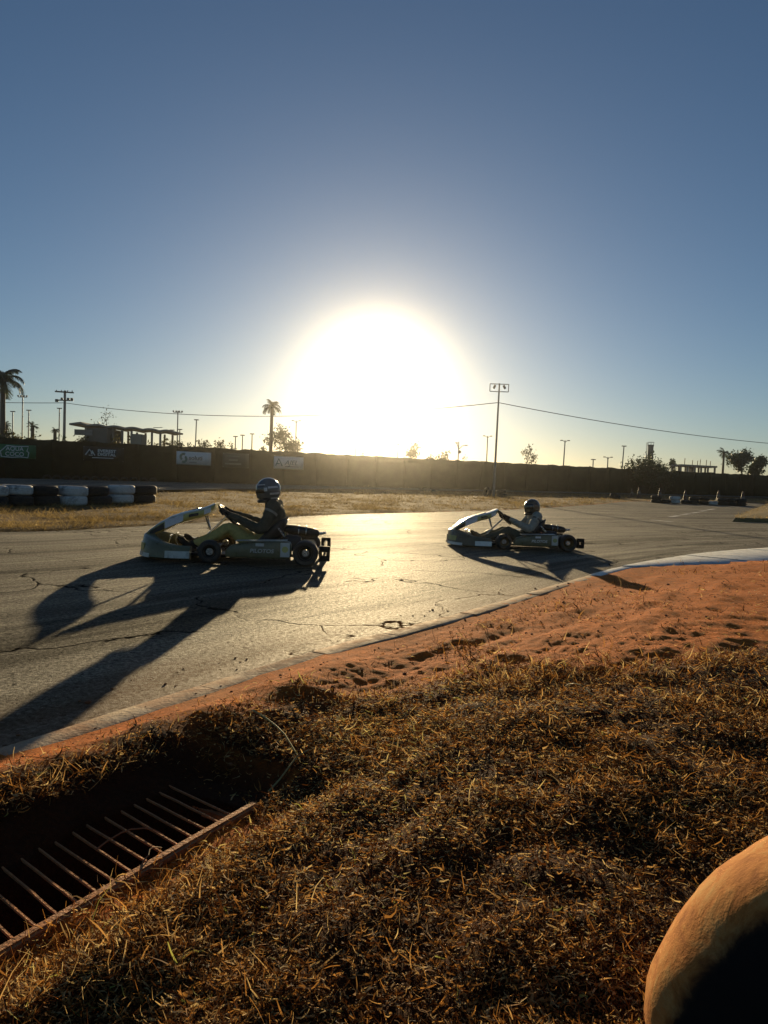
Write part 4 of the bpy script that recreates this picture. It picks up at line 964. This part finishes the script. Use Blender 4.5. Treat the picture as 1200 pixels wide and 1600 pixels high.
# ------------------------------------------------------------------ karts (local +x forward, +y the driver's left, z up)
def kart(name, label, P):
    k = empty(name); tag(k, label, 'go-kart')
    black = mat('black_plastic', (.020, .020, .019), .45, 0, .3, 14, dirt=(.09, .07, .045), dirt_amt=.3)
    frame_m = mat('kart_frame_paint', (.03, .03, .03), .4, .6, .2)
    chrome = mat('bright_metal', (.55, .55, .53), .25, 1.0, .1)
    alu = mat('cast_alloy', (.30, .30, .29), .4, .9, .2)
    def sup(cx, cz, hx_, hz_, n=14, e=.55):
        return [(math.copysign(abs(math.cos(2 * math.pi * i / n)) ** e, math.cos(2 * math.pi * i / n)) * hx_ + cx, math.copysign(abs(math.sin(2 * math.pi * i / n)) ** e, math.sin(2 * math.pi * i / n)) * hz_ + cz) for i in range(n)]
    # chassis
    ch = MB()
    for s_ in (-1, 1):
        ch.tube([(.80, s_ * .20, .07), (.55, s_ * .26, .06), (.10, s_ * .34, .06), (-.45, s_ * .33, .065), (-.86, s_ * .30, .09)], .016, 8)
    for x in (.62, .2, -.12, -.5, -.84): ch.tube([(x, -.33, .065), (x, .33, .065)], .015, 8)
    ch.build('chassis', frame_m, k, smooth=50)
    MB().box((.38, 0, .045), (.80, .52, .006)).build('floor_tray', alu, k)
    MB().tube([(-.76, -.62, .125), (-.76, .62, .125)], .02, 10).build('rear_axle', chrome, k, smooth=50)
    MB().tube([(.21, -.52, .12), (.21, .52, .12)], .014, 8).build('front_axle', frame_m, k, smooth=50)
    # wheels
    def wheel(x, y, r, w, steer=0.0):
        A = Matrix.Translation((x, y, r)) @ Matrix.Rotation(steer, 4, 'Z') @ Matrix.Rotation(R(90), 4, 'X'); h = w / 2
        hub = MB().lathe([(0, -h * .5), (.035, -h * .5), (.035, h * .5), (0, h * .5)], 14, A).build('wheel', alu, k, smooth=40)
        MB().lathe([(r - .052, -h * .78), (r - .045, -h * .96), (r - .018, -h), (r - .004, -h * .86), (r, -h * .55), (r, h * .55), (r - .004, h * .86), (r - .018, h), (r - .045, h * .96), (r - .052, h * .78), (r - .045, 0)], 34, A, loop=True).build('tyre', M_SLICK, hub, smooth=50)
        MB().lathe([(r - .048, -h * .82), (r - .060, -h * .75), (r - .066, -h * .3), (.036, -h * .12), (.036, h * .12), (r - .066, h * .3), (r - .060, h * .75), (r - .048, h * .82)], 26, A).build('rim', P['rim'], hub, smooth=40)
        bm = MB()
        for a in range(0, 360, 60): bm.lathe([(0, -h * .52), (.007, -h * .52), (.007, h * .52), (0, h * .52)], 6, A @ Matrix.Rotation(R(a), 4, 'Z') @ Matrix.Translation((.024, 0, 0)))
        bm.build('wheel_bolts', chrome, hub)
    for s_ in (-1, 1):
        wheel(.21, s_ * .53, .118, .125, R(P['steer'])); wheel(-.76, s_ * .55, .130, .20)
    # front bumper fairing: a moulded U in plan
    path = [(.40, .56), (.58, .555), (.76, .49), (.90, .34), (.975, .15), (.985, 0), (.975, -.15), (.90, -.34), (.76, -.49), (.58, -.555), (.40, -.56)]
    path = [(p.x, p.y) for p in spline([Vector((a, b, 0)) for a, b in path], 3)]; secs = []; n = len(path)
    for i, (x, y) in enumerate(path):
        a, b = path[max(i - 1, 0)], path[min(i + 1, n - 1)]; t = Vector((b[0] - a[0], b[1] - a[1], 0)).normalized(); o = Vector((t.y, -t.x, 0)) * -1
        if o.dot(Vector((x - .3, y, 0))) < 0: o = -o
        f = i / (n - 1); mid = math.sin(math.pi * f); c = Vector((x, y, 0)); top = .165 + .10 * mid ** 2
        prof = [(-.07, .035), (.00, .025), (.028, .045), (.018, .085), (.012, .12), (-.012, top - .015), (-.04, top), (-.12, top - .02 + .03 * mid), (-.125, top - .05), (-.06, .10)]
        secs.append([c + o * u + Vector((0, 0, z)) for u, z in prof])
    nose = MB().loft(secs).build('front_bumper', P['nose'], k, smooth=50)
    for s_ in (-1, 1):                                                    # pale end caps and stickers
        q = []; ii = [j for j in range(n) if (path[j][1] * s_ > .05)]
        for i0, i1, z0_, z1_, nm, m_ in ((.0, .30, .045, .115, 'sticker', P['sticker']), (.55, .88, .10, .17, 'sticker', P['accent']), (.42, .95, .035, .075, 'splitter', P['sticker'])):
            sel = [j for j in ii if i0 <= (lambda f: f * 2 if f <= .5 else (1 - f) * 2)(j / (n - 1)) <= i1]
            if len(sel) < 2: continue
            sc2 = []
            for i in sel:
                x, y = path[i]; a, b = path[max(i - 1, 0)], path[min(i + 1, n - 1)]; t = Vector((b[0] - a[0], b[1] - a[1], 0)).normalized(); o = Vector((t.y, -t.x, 0)) * -1
                if o.dot(Vector((x - .3, y, 0))) < 0: o = -o
                e_ = .031 if z1_ < .12 else .019
                sc2.append([Vector((x, y, z0_)) + o * e_, Vector((x, y, z1_)) + o * (e_ - .006), Vector((x, y, z1_)) + o * (e_ - .02), Vector((x, y, z0_)) + o * (e_ - .03)])
            MB().loft(sc2).build(nm, m_, nose, smooth=50)
    # tall front fairing from the nose to the steering wheel
    cl = [(.955, .235, .17, .012), (.90, .295, .18, .040), (.80, .375, .175, .062), (.70, .435, .165, .066), (.58, .482, .155, .062), (.46, .512, .15, .056), (.36, .538, .155, .056), (.28, .572, .16, .054), (.23, .592, .15, .034)]
    secs = []
    for x, z, hw, th in cl:
        secs.append([Vector((x - (.25 * hz), y_, z + hz)) for (y_, hz) in sup(0, -th, hw, th, 18, .7)])
    fair = MB().loft(secs).build('front_fairing', P['accent'], k, smooth=60)
    secs = []
    for x, z, hw, th in cl: secs.append([Vector((x - .25 * hz, y_, z + hz + .006)) for (y_, hz) in sup(0, -th * .38, hw * .985, th * .40, 18, .7)])
    MB().loft(secs).build('fairing_top', P['fairing'], fair, smooth=60)
    for s_ in (-1, 1):                                                     # dark and pale patches on the flanks
        for (xa, ya, za, xb, yb, zb, h0, h1, m_) in ((.90, .184, .258, .755, .178, .338, .020, .034, black), (.745, .176, .352, .56, .162, .430, .042, .034, P['decal']), (.50, .160, .452, .40, .160, .474, .016, .014, black), (.34, .166, .496, .27, .168, .525, .026, .026, P['fairing'])):
            MB().loft([[Vector((xa, s_ * ya, za - h0)), Vector((xa, s_ * ya, za + h0)), Vector((xa, s_ * (ya - .03), za + h0)), Vector((xa, s_ * (ya - .03), za - h0))], [Vector((xb, s_ * yb, zb - h1)), Vector((xb, s_ * yb, zb + h1)), Vector((xb, s_ * (yb - .03), zb + h1)), Vector((xb, s_ * (yb - .03), zb - h1))]]).build('decal', m_, fair)
    MB().rbox((.49, 0, .508), (.16, .16, .014), .006, Matrix.Rotation(R(17), 3, 'Y')).build('number_panel', black, fair)
    # pedals, brake disc, steering
    for s_ in (-1, 1):
        p_ = MB().tube([(.66, s_ * .16, .06), (.70, s_ * .16, .16), (.68, s_ * .16, .24)], .009, 6); p_.tube([(.68, s_ * .11, .24), (.68, s_ * .21, .24)], .010, 6); p_.build('pedal', chrome, k, smooth=50)
    MB().tube([(.50, 0, .07), (.125, 0, .445)], .012, 8).build('steering_column', chrome, k, smooth=50)
    for s_ in (-1, 1): MB().tube([(.30, s_ * .02, .30), (.36, s_ * .07, .5)], .008, 6).build('fairing_bracket', chrome, k)
    for s_ in (-1, 1): MB().tube([(.46, s_ * .02, .10), (.22, s_ * .42, .12)], .008, 6).build('tie_rod', chrome, k)
    SWC = Vector((.105, 0, .465)); tdir = Vector((.70, 0, .71)).normalized(); ydir = Vector((0, 1, 0)); ndir = tdir.cross(ydir); rr = .150; st = R(P['steer'])
    def rim_pt(a, rad=rr): return SWC + (tdir * math.cos(a) + ydir * math.sin(a)) * rad
    sw = MB().tube([rim_pt(2 * math.pi * i / 30, rr * (1 if abs(math.cos(2 * math.pi * i / 30)) < .85 else .95)) for i in range(30)], .0145, 8, loop=True).build('steering_wheel', black, k, smooth=60)
    for a in (R(95), R(-95), R(180), R(20), R(-20)): MB().tube([SWC - ndir * -.01, rim_pt(a + st)], [(.008, .016), (.006, .012)], 6).build('spoke', alu, sw, smooth=50)
    MB().lathe([(0, -.012), (.04, -.012), (.045, .012), (0, .02)], 14, Matrix.Translation(SWC) @ ndir.to_track_quat('Z', 'Y').to_matrix().to_4x4()).build('hub', black, sw, smooth=40)
    # seat
    sp = [(.02, .10, .15, .02), (-.10, .085, .185, .05), (-.24, .085, .20, .09), (-.36, .12, .205, .15), (-.46, .24, .20, .14), (-.51, .36, .18, .08), (-.535, .435, .13, .03)]
    secs = []
    for x, z, hw, wing in sp:
        q = []
        for i in range(11):
            u = -1 + i / 5; q.append(Vector((x + wing * .5 * abs(u) ** 3, hw * math.sin(u * 1.35) / math.sin(1.35), z + wing * abs(u) ** 3)))
        secs.append(q)
    so_ = MB().loft(secs, closed=False).build('seat', P['seat'], k, smooth=70); md = so_.modifiers.new('thickness', 'SOLIDIFY'); md.thickness = .014; md.offset = 0
    for s_ in (-1, 1): MB().tube([(-.44, s_ * .18, .36), (-.66, s_ * .27, .10)], .009, 6).build('seat_stay', chrome, k)
    # side pods
    for s_ in (-1, 1):
        secs = []
        for x, y0, hw, zc, hz in ((.05, .50, .05, .105, .035), (.0, .505, .075, .125, .062), (-.14, .51, .085, .140, .080), (-.35, .515, .085, .150, .090), (-.55, .52, .085, .152, .092), (-.60, .52, .08, .150, .085), (-.615, .52, .06, .150, .06)):
            secs.append([Vector((x, s_ * y0 + yy, zz)) for yy, zz in sup(0, zc, hw, hz, 18, .42)])
        pod = MB().loft(secs).build('side_pod', P['pod'], k, smooth=50)
        MB().rbox((-.31, s_ * .515, .244), (.52, .12, .008), .004, Matrix.Rotation(R(1.6), 3, 'Y')).build('top_panel', P['podtop'], pod)
        MB().rbox((-.555, s_ * .6075, .160), (.095, .008, .145), .003).build('end_panel', P['podtop'], pod)
        MB().lathe([(0, 0), (.032, 0), (.032, .004), (0, .004)], 16, Matrix.Translation((-.555, s_ * .612, .165)) @ Matrix.Rotation(R(-90 * s_), 4, 'X')).build('roundel', P['accent'], pod)
        MB().rbox((-.30, s_ * .6035, .205), (.085, .008, .030), .003).build('sticker', P['sticker'], pod)
        t = text_mesh(P['text'], .055, 'lettering', P['sticker'], pod, (-.20 if s_ > 0 else -.44, s_ * .6035, .125), .001, .15, 'LEFT', 1.1)
        t.rotation_euler = (R(90), 0, R(180) if s_ > 0 else 0)
        MB().tube([(.02, s_ * .46, .10), (-.02, s_ * .33, .07)], .010, 6).tube([(-.52, s_ * .45, .10), (-.52, s_ * .32, .07)], .010, 6).build('pod_bracket', chrome, k)
    # engine on the right, exhaust and air box behind the seat
    en = MB().rbox((-.52, -.40, .19), (.24, .20, .20), .03)
    for z in (.31, .325, .34, .355): en.box((-.52, -.40, z), (.17, .17, .007))
    eng = en.build('engine', mat('engine_block', (.045, .045, .045), .5, .4, .3, 20), k, smooth=40)
    MB().tube([(-.52, -.28, .34), (-.55, -.22, .35)], .016, 8).build('spark_lead', black, eng)
    MB().rbox((-.46, -.47, .27), (.14, .12, .13), .03).build('air_box', black, eng, smooth=40)
    MB().tube([(-.47, .02, .335), (-.52, .02, .340), (-.60, .02, .325), (-.80, .02, .300), (-.86, .02, .295), (-.885, .02, .293)], [.025, .042, .055, .055, .045, .018], 14).build('exhaust_muffler', mat('burnt_steel', (.06, .05, .04), .5, .7, .4, 12), k, smooth=50)
    for x in (-.66, -.74): MB().tube([(x, .02 + .058 * math.cos(R(a)), .315 + .058 * math.sin(R(a))) for a in range(0, 360, 24)], .007, 5, loop=True).build('clamp', chrome, k)
    MB().tube([(-.88, .02, .293), (-.93, .03, .300), (-.95, .04, .308)], .014, 8).build('exhaust_tip', chrome, k, smooth=50)
    MB().rbox((-.60, .16, .20), (.20, .20, .16), .05).build('fuel_tank', P['seat'], k, smooth=50)
    # rear bumper: rounded plastic bar with open windows at the ends
    rbm = mat('matt_black_plastic', (.018, .018, .017), .85, 0, .3, 14, spec=.2)
    rb = MB()
    for z in (.165, .095): rb.tube([(-.955, -.54, z), (-.955, .54, z)], .020, 8)
    rb.box((-.955, 0, .13), (.018, .9, .05))
    for s_ in (-1, 1):
        y = s_ * .575
        rb.rbox((-.953, y, .178), (.110, .07, .058), .010).rbox((-.953, y, .084), (.110, .07, .056), .010).rbox((-.912, y, .132), (.034, .068, .080), .008).rbox((-.990, y, .132), (.038, .068, .080), .008)
    rb.build('rear_bumper', rbm, k, smooth=40)
    for s_ in (-1, 1): MB().tube([(-.84, s_ * .30, .09), (-.92, s_ * .30, .13)], .014, 6).build('bumper_bracket', chrome, k)
    dm = Matrix.Translation((-.76, .12, .125)) @ Matrix.Rotation(R(90), 4, 'X')
    MB().lathe([(.03, -.004), (.095, -.004), (.095, .004), (.03, .004)], 26, dm, loop=True).build('brake_disc', alu, k, smooth=40)
    MB().rbox((-.70, .12, .19), (.07, .05, .05), .012).build('brake_caliper', P['accent'], k)
    MB().lathe([(.03, -.003), (.088, -.003), (.092, 0), (.088, .003), (.03, .003)], 26, Matrix.Translation((-.76, -.28, .125)) @ Matrix.Rotation(R(90), 4, 'X'), loop=True).build('sprocket', alu, k)
    MB().rbox((-.66, -.28, .225), (.34, .03, .05), .012).build('chain_guard', black, k, smooth=40)
    MB().tube([(.62, .17, .10), (.35, .28, .09), (0, .30, .12), (-.4, .27, .10), (-.68, .13, .17)], .006, 6).build('brake_line', black, k)
    MB().tube([(.64, -.17, .10), (.2, -.30, .09), (-.3, -.34, .14), (-.44, -.42, .24)], .005, 6).build('throttle_cable', black, k)
    MB().tube([(-.52, .12, .27), (-.50, -.1, .33), (-.48, -.36, .30)], .007, 6).build('fuel_hose', P['accent'], k)
    return k, rim_pt, SWC, ndir, tdir, ydir

def driver(label, P, pose, rim_pt, ndir):
    per = empty('person'); tag(per, label, 'person')
    mb = MB(); bones = []
    def limb(pts, rad, kind, n=10):
        p2 = spline([Vector(p) for p in pts], 4); r2 = []
        for i in range(len(p2)):
            t = i / 4; j = min(int(t), len(rad) - 2); f = t - j
            a, b = rad[j], rad[j + 1]; a = a if isinstance(a, tuple) else (a, a); b = b if isinstance(b, tuple) else (b, b); r2.append((a[0] + (b[0] - a[0]) * f, a[1] + (b[1] - a[1]) * f))
        mb.tube(p2, r2, n, up=(1, 0, .01))
        for a, b in zip(pts[:-1], pts[1:]): bones.append((Vector(a), Vector(b), kind))
        for p, r_ in ((p2[0], r2[0]), (p2[-1], r2[-1])): mb.ball(p, min(r_) * .98, 10, 7)
    T = pose['torso']; sh = pose['shoulder_w']; hipw = .085
    limb(T, [(.12, .165), (.125, .165), (.135, .180), (.118, .180), (.070, .10)], 'jacket', 14)      # pelvis .. neck base
    limb([T[-1], T[-1] + Vector((.02, 0, .085))], [.058, .055], 'jacket')
    top = T[-2]
    for s_ in (-1, 1):
        S = top + Vector((-.005, s_ * (sh + .012), .065)); El = Vector(pose['elbow']); El = Vector((El.x, s_ * El.y, El.z + (pose['asym'] if s_ < 0 else 0)))
        a = s_ * R(pose['grip']); g = rim_pt(a); tang = (rim_pt(a + .05) - rim_pt(a - .05)).normalized(); inw = (rim_pt(a) - rim_pt(a + math.pi)).normalized()
        Wr = g - (-ndir if ndir.x > 0 else ndir) * 0.0 + Vector((-.075, s_ * .012, -.030))
        limb([top + Vector((0, s_ * .06, .03)), S, S.lerp(El, .5) + Vector((-.012, s_ * .012, 0)), El, El.lerp(Wr, .45) + Vector((0, 0, -.004)), Wr], [.08, .082, .070, .060, .052, .036], 'jacket')
        # hand: palm, four fingers curled round the rim, thumb over it
        back = Vector((-.71, 0, .70)); palm_c = g + back * .010 + Vector((-.028, 0, -.006))
        limb([Wr, palm_c], [.032, (.022, .036)], 'glove', 8)
        for f in range(4):
            o = g + tang * ((f - 1.5) * .0205); l = (.95, 1.05, 1.0, .82)[f]; pth = []
            for j in range(6):
                th = R(200 - j * 52 * l); e1 = back; e2 = inw * s_ * s_
                pth.append(o + e1 * math.cos(th + math.pi) * .026 + e2 * math.sin(th) * .026)
            mb.tube([palm_c + tang * ((f - 1.5) * .018)] + pth, [.011, .0105, .010, .0095, .009, .0085, .008], 7)
            bones.append((pth[0], pth[-1], 'glove'))
        th_ = [palm_c + tang * .03, g + tang * .045 + back * .022, g + tang * .05 + inw * -.02 + back * .012]; mb.tube(th_, [.013, .011, .009], 7); bones.append((th_[0], th_[-1], 'glove'))
        # leg and boot
        Hp = T[0] + Vector((.01, s_ * hipw, -.005)); Kn = Vector(pose['knee']); Kn = Vector((Kn.x, s_ * Kn.y, Kn.z - (.02 if s_ < 0 else 0))); An = Vector(pose['ankle']); An = Vector((An.x, s_ * An.y, An.z))
        limb([Hp, Hp.lerp(Kn, .5) + Vector((0, s_ * .01, -.012)), Kn, Kn.lerp(An, .4) + Vector((-.01, 0, -.012)), An], [.088, .080, .062, .058, .042], 'trousers', 12)
        heel = An + Vector((.02, 0, -.07)); toe = An + Vector((.165, s_ * .01, .055)); limb([An, heel.lerp(toe, .35), toe.lerp(heel, .25), toe], [.043, (.045, .042), (.036, .044), (.026, .036)], 'boot'); mb.ball(heel, (.042, .036, .034), 10, 7); bones.append((An, heel, 'boot'))
    me = mb.mesh('tmp'); t = bpy.data.objects.new('tmp', me); COL.objects.link(t)
    rm = t.modifiers.new('r', 'REMESH'); rm.mode = 'VOXEL'; rm.voxel_size = .0085; sm = t.modifiers.new('s', 'SMOOTH'); sm.factor = .5; sm.iterations = 4
    bpy.context.view_layer.update(); bm_ = bpy.data.meshes.new_from_object(t.evaluated_get(bpy.context.evaluated_depsgraph_get())); bpy.data.objects.remove(t)
    nv = len(bm_.vertices); vc = np.empty(nv * 3); bm_.vertices.foreach_get('co', vc); vc = vc.reshape(-1, 3); vn = np.empty(nv * 3); bm_.vertices.foreach_get('normal', vn); vn = vn.reshape(-1, 3)
    fold = fbm(vc[:, 0] * 1.0 + vc[:, 2] * 1.7 + 4, vc[:, 1] * .8 - vc[:, 2] * .9 + 9, 13.0, 3, 3 + len(label))                       # cloth folds
    far = np.linalg.norm(vc[:, None, :] - np.array([list(b_[1]) for b_ in bones if b_[2] == 'glove'])[None], axis=2).min(1)
    vc = vc + vn * (fold * 0.011 * np.clip(far / 0.10 - .4, 0, 1))[:, None]; bm_.vertices.foreach_set('co', vc.ravel()); bm_.update()
    bm_.materials.clear(); kinds = ['jacket', 'trousers', 'glove', 'boot']
    for q in kinds: bm_.materials.append(P[q])
    co = np.empty(len(bm_.polygons) * 3); bm_.polygons.foreach_get('center', co); co = co.reshape(-1, 3); best = np.full(len(co), 1e9); idx = np.zeros(len(co), int)
    for a, b, q in bones:
        a = np.array(a); d = np.array(b) - a; L2 = max(1e-9, (d * d).sum()); tt = np.clip(((co - a) @ d) / L2, 0, 1); ds = np.linalg.norm(co - (a + tt[:, None] * d), axis=1); m = ds < best - (0.0); best[m] = ds[m]; idx[m] = kinds.index(q)
    bm_.polygons.foreach_set('material_index', idx.astype(np.int32)); bm_.polygons.foreach_set('use_smooth', np.ones(len(idx), bool)); bm_.name = 'body'
    obj_from(bm_, 'body', per)
    nk = T[-1]
    MB().tube([nk + Vector((.01 + .085 * math.cos(R(a)), .092 * math.sin(R(a)), .025 + .012 * math.cos(R(a)))) for a in range(0, 360, 20)], [(.024, .014)] * 18, 8, loop=True).build('collar', P['glove'], per, smooth=60)
    for s_ in (-1, 1):
        S = top + Vector((-.005, s_ * (sh + .012), .065)); El = Vector((pose['elbow'][0], s_ * pose['elbow'][1], pose['elbow'][2])); ax = (El - S).normalized(); u1 = Vector((0, s_, 0)); u1 = (u1 - ax * u1.dot(ax)).normalized(); u2 = ax.cross(u1)
        for t0, t1, m_ in ((.24, .33, P['sleeve']),):
            secs = [[S.lerp(El, t) + Vector((-.010, s_ * .010, 0)) + (u1 * math.cos(R(a)) + u2 * math.sin(R(a))) * (.081 - .018 * t + off) for a in range(-70, 71, 14)] for t in (t0, (t0 + t1) / 2, t1) for off in (0,)]
            q = MB().loft(secs, closed=False).build('sleeve_band', m_, per, smooth=60); md = q.modifiers.new('thickness', 'SOLIDIFY'); md.thickness = .006; md.offset = 0
    # helmet
    HC = Vector(pose['head']); hr = pose['head_r']; HM = Matrix.Translation(HC) @ Matrix.Rotation(R(pose['head_yaw']), 4, 'Z') @ Matrix.Rotation(R(pose['head_pitch']), 4, 'Y')
    def hp(az, el, k=1.0):
        x, y, z = math.cos(el) * math.cos(az), math.cos(el) * math.sin(az), math.sin(el)
        ch_ = max(0, -z) * max(0, x); X = hr * (1.06 * x + .20 * ch_ * 1.0 - .05 * max(0, -x) * max(0, -z)); Y = hr * .90 * y * (1 - .08 * max(0, -z)); Zz = hr * (1.06 * z)
        return HM @ (Vector((X, Y, Zz)) * k)
    nlat, nlon = 18, 30
    secs = [[hp(2 * math.pi * j / nlon, R(-58 + 147.9 * i / nlat)) for j in range(nlon)] for i in range(nlat + 1)]
    h = MB().loft(secs).build('helmet', P['helmet'], per, smooth=60)
    def patch(nm, a0, a1, e0, e1, k, m_, n=14):
        o1 = [[hp(R(a0 + (a1 - a0) * j / n), R(e0 + (e1 - e0) * i / 5), k) for j in range(n + 1)] for i in range(6)]
        q = MB().loft(o1, closed=False).build(nm, m_, h, smooth=60); md = q.modifiers.new('thickness', 'SOLIDIFY'); md.thickness = .004; md.offset = -1; return q
    patch('visor', -72, 72, -12, 24, 1.022, mat('dark_visor', (.012, .013, .014), .12, 0, .1, coat=1.0))
    patch('visor_trim', -74, 74, 24.5, 29, 1.026, P['stripe'])
    for s_ in (-1, 1):
        patch('stripe', s_ * 88, s_ * 140, 8, 17, 1.006, P['stripe']); patch('stripe', s_ * 95, s_ * 150, -22, -13, 1.006, P['stripe']); patch('stripe', s_ * 100, s_ * 160, -50, -38, 1.006, P['stripe'])
        patch('visor_pivot', s_ * 70, s_ * 84, -4, 12, 1.03, P['stripe'], 6)
    patch('chin_vent', -22, 22, -38, -26, 1.012, mat('black_plastic', (.02, .02, .019), .45))
    MB().tube([HM @ (Vector((hr * .80 * math.cos(R(a)) + .01, hr * .66 * math.sin(R(a)), -hr * .90))) for a in range(0, 360, 20)], .018, 8, loop=True).build('neck_roll', mat('black_plastic', (.02, .02, .019), .45), h, smooth=60)
    return per

WHITE = mat('white_gelcoat', (.78, .78, .72), .28, 0, .08, 5, dirt=(.22, .18, .10), dirt_amt=.25, coat=.5)
OLIVE = mat('yellow_olive_plastic', (.55, .50, .16), .35, 0, .15, 6, dirt=(.12, .10, .05), dirt_amt=.3)
GREY = mat('blue_grey_vinyl', (.66, .70, .74), .3, 0, .1); DARKG = mat('dark_green_plastic', (.16, .15, .080), .35, 0, .3, 8, dirt=(.16, .14, .08), dirt_amt=.3)
SILV = mat('silver_plastic', (.60, .60, .54), .32, 0, .12, 6, dirt=(.15, .12, .07), dirt_amt=.35); RIMG = mat('gunmetal_rim', (.05, .05, .045), .5, .8); RIMY = mat('bronze_rim', (.20, .13, .05), .4, .8)
P1 = dict(rim=RIMG, steer=6, nose=DARKG, sticker=SILV, accent=OLIVE, fairing=WHITE, decal=GREY, seat=mat('black_seat', (.02, .02, .02), .5), pod=DARKG, podtop=SILV, text='PILOTOS')
P2 = dict(P1); P2.update(rim=RIMY, steer=10, nose=mat('brown_black_plastic', (.11, .095, .055), .35, 0, .25, 8, dirt=(.16, .13, .08), dirt_amt=.3), accent=mat('lime_plastic', (.42, .44, .16), .35), sticker=WHITE)
def suit(n, c): return mat(n, c, .85, 0, .3, 18, bump=.45, bscale=28, spec=.25)
D1 = dict(jacket=suit('dark_jacket', (.075, .072, .050)), trousers=suit('olive_trousers', (.46, .38, .13)), glove=suit('black_glove', (.02, .02, .02)), boot=suit('black_boot', (.022, .020, .018)), helmet=mat('grey_helmet', (.10, .11, .11), .18, 0, .2, 9, coat=1.0), stripe=mat('silver_stripe', (.55, .56, .54), .25), sleeve=suit('pale_cloth', (.30, .29, .24)))
D2 = dict(jacket=suit('grey_jacket', (.34, .34, .28)), trousers=suit('dark_trousers', (.10, .10, .07)), glove=D1['glove'], boot=suit('tan_boot', (.20, .14, .08)), helmet=mat('brown_helmet', (.085, .070, .045), .25, 0, .2, 9, coat=.8), stripe=mat('dull_stripe', (.16, .14, .09), .3), sleeve=suit('dark_cloth', (.10, .10, .09)))
k1, rp1, c1, n1, *_ = kart('go_kart', 'go-kart with white and yellow fairing, black nose and silver side pod', P1)
pose1 = dict(torso=[Vector(p) for p in ((-.24, 0, .165), (-.33, 0, .26), (-.385, 0, .40), (-.385, 0, .515), (-.345, 0, .615))], shoulder_w=.165, elbow=(-.27, .275, .345), asym=.02, grip=68, knee=(.075, .175, .335), ankle=(.43, .155, .165), head=(-.315, 0, .752), head_r=.128, head_yaw=6, head_pitch=6)
d1 = driver('person in dark jacket, olive trousers and shiny grey helmet driving the white and yellow kart', D1, pose1, rp1, n1)
k2, rp2, c2, n2, *_ = kart('go_kart', 'go-kart with brown black nose and lettered side pod following the other kart', P2)
pose2 = dict(torso=[Vector(p) for p in ((-.22, 0, .16), (-.31, 0, .235), (-.365, 0, .345), (-.375, 0, .44), (-.345, 0, .525))], shoulder_w=.16, elbow=(-.24, .27, .31), asym=.03, grip=80, knee=(.08, .17, .27), ankle=(.42, .15, .155), head=(-.335, 0, .645), head_r=.122, head_yaw=12, head_pitch=2)
d2 = driver('person in pale grey jacket and dull brown helmet driving the kart with the brown nose', D2, pose2, rp2, n2)
def place(objs, px, py, D, yaw, s_=1.0):
    p = at(px, py, D)
    for o in objs: o.location = (p.x, p.y, 0.0); o.rotation_euler = (0, 0, R(180 + yaw)); o.scale = (s_, s_, s_)
place((k1, d1), 371, 868, 7.72, 4)
place((k2, d2), 796, 858, 10.45, 2, .925)

# ------------------------------------------------------------------ haze
def haze():
    x0, x1, y0, y1, z0, z1 = -460, 460, -75, 460, -1.6, 12.5
    mb = MB().box(((x0 + x1) / 2, (y0 + y1) / 2, (z0 + z1) / 2), (x1 - x0, y1 - y0, z1 - z0)); m = bpy.data.materials.new('haze'); m.use_nodes = True; n = m.node_tree; n.nodes.clear()
    out = n.nodes.new('ShaderNodeOutputMaterial'); v = n.nodes.new('ShaderNodeVolumePrincipled'); v.inputs['Density'].default_value = HAZE_DENSITY; v.inputs['Anisotropy'].default_value = HAZE_G; v.inputs['Color'].default_value = (.96, .95, .93, 1)
    n.links.new(v.outputs[0], out.inputs['Volume'])
    return tag(mb.build('haze', m), 'thin bright haze in the air', 'haze', kind='stuff')
haze()
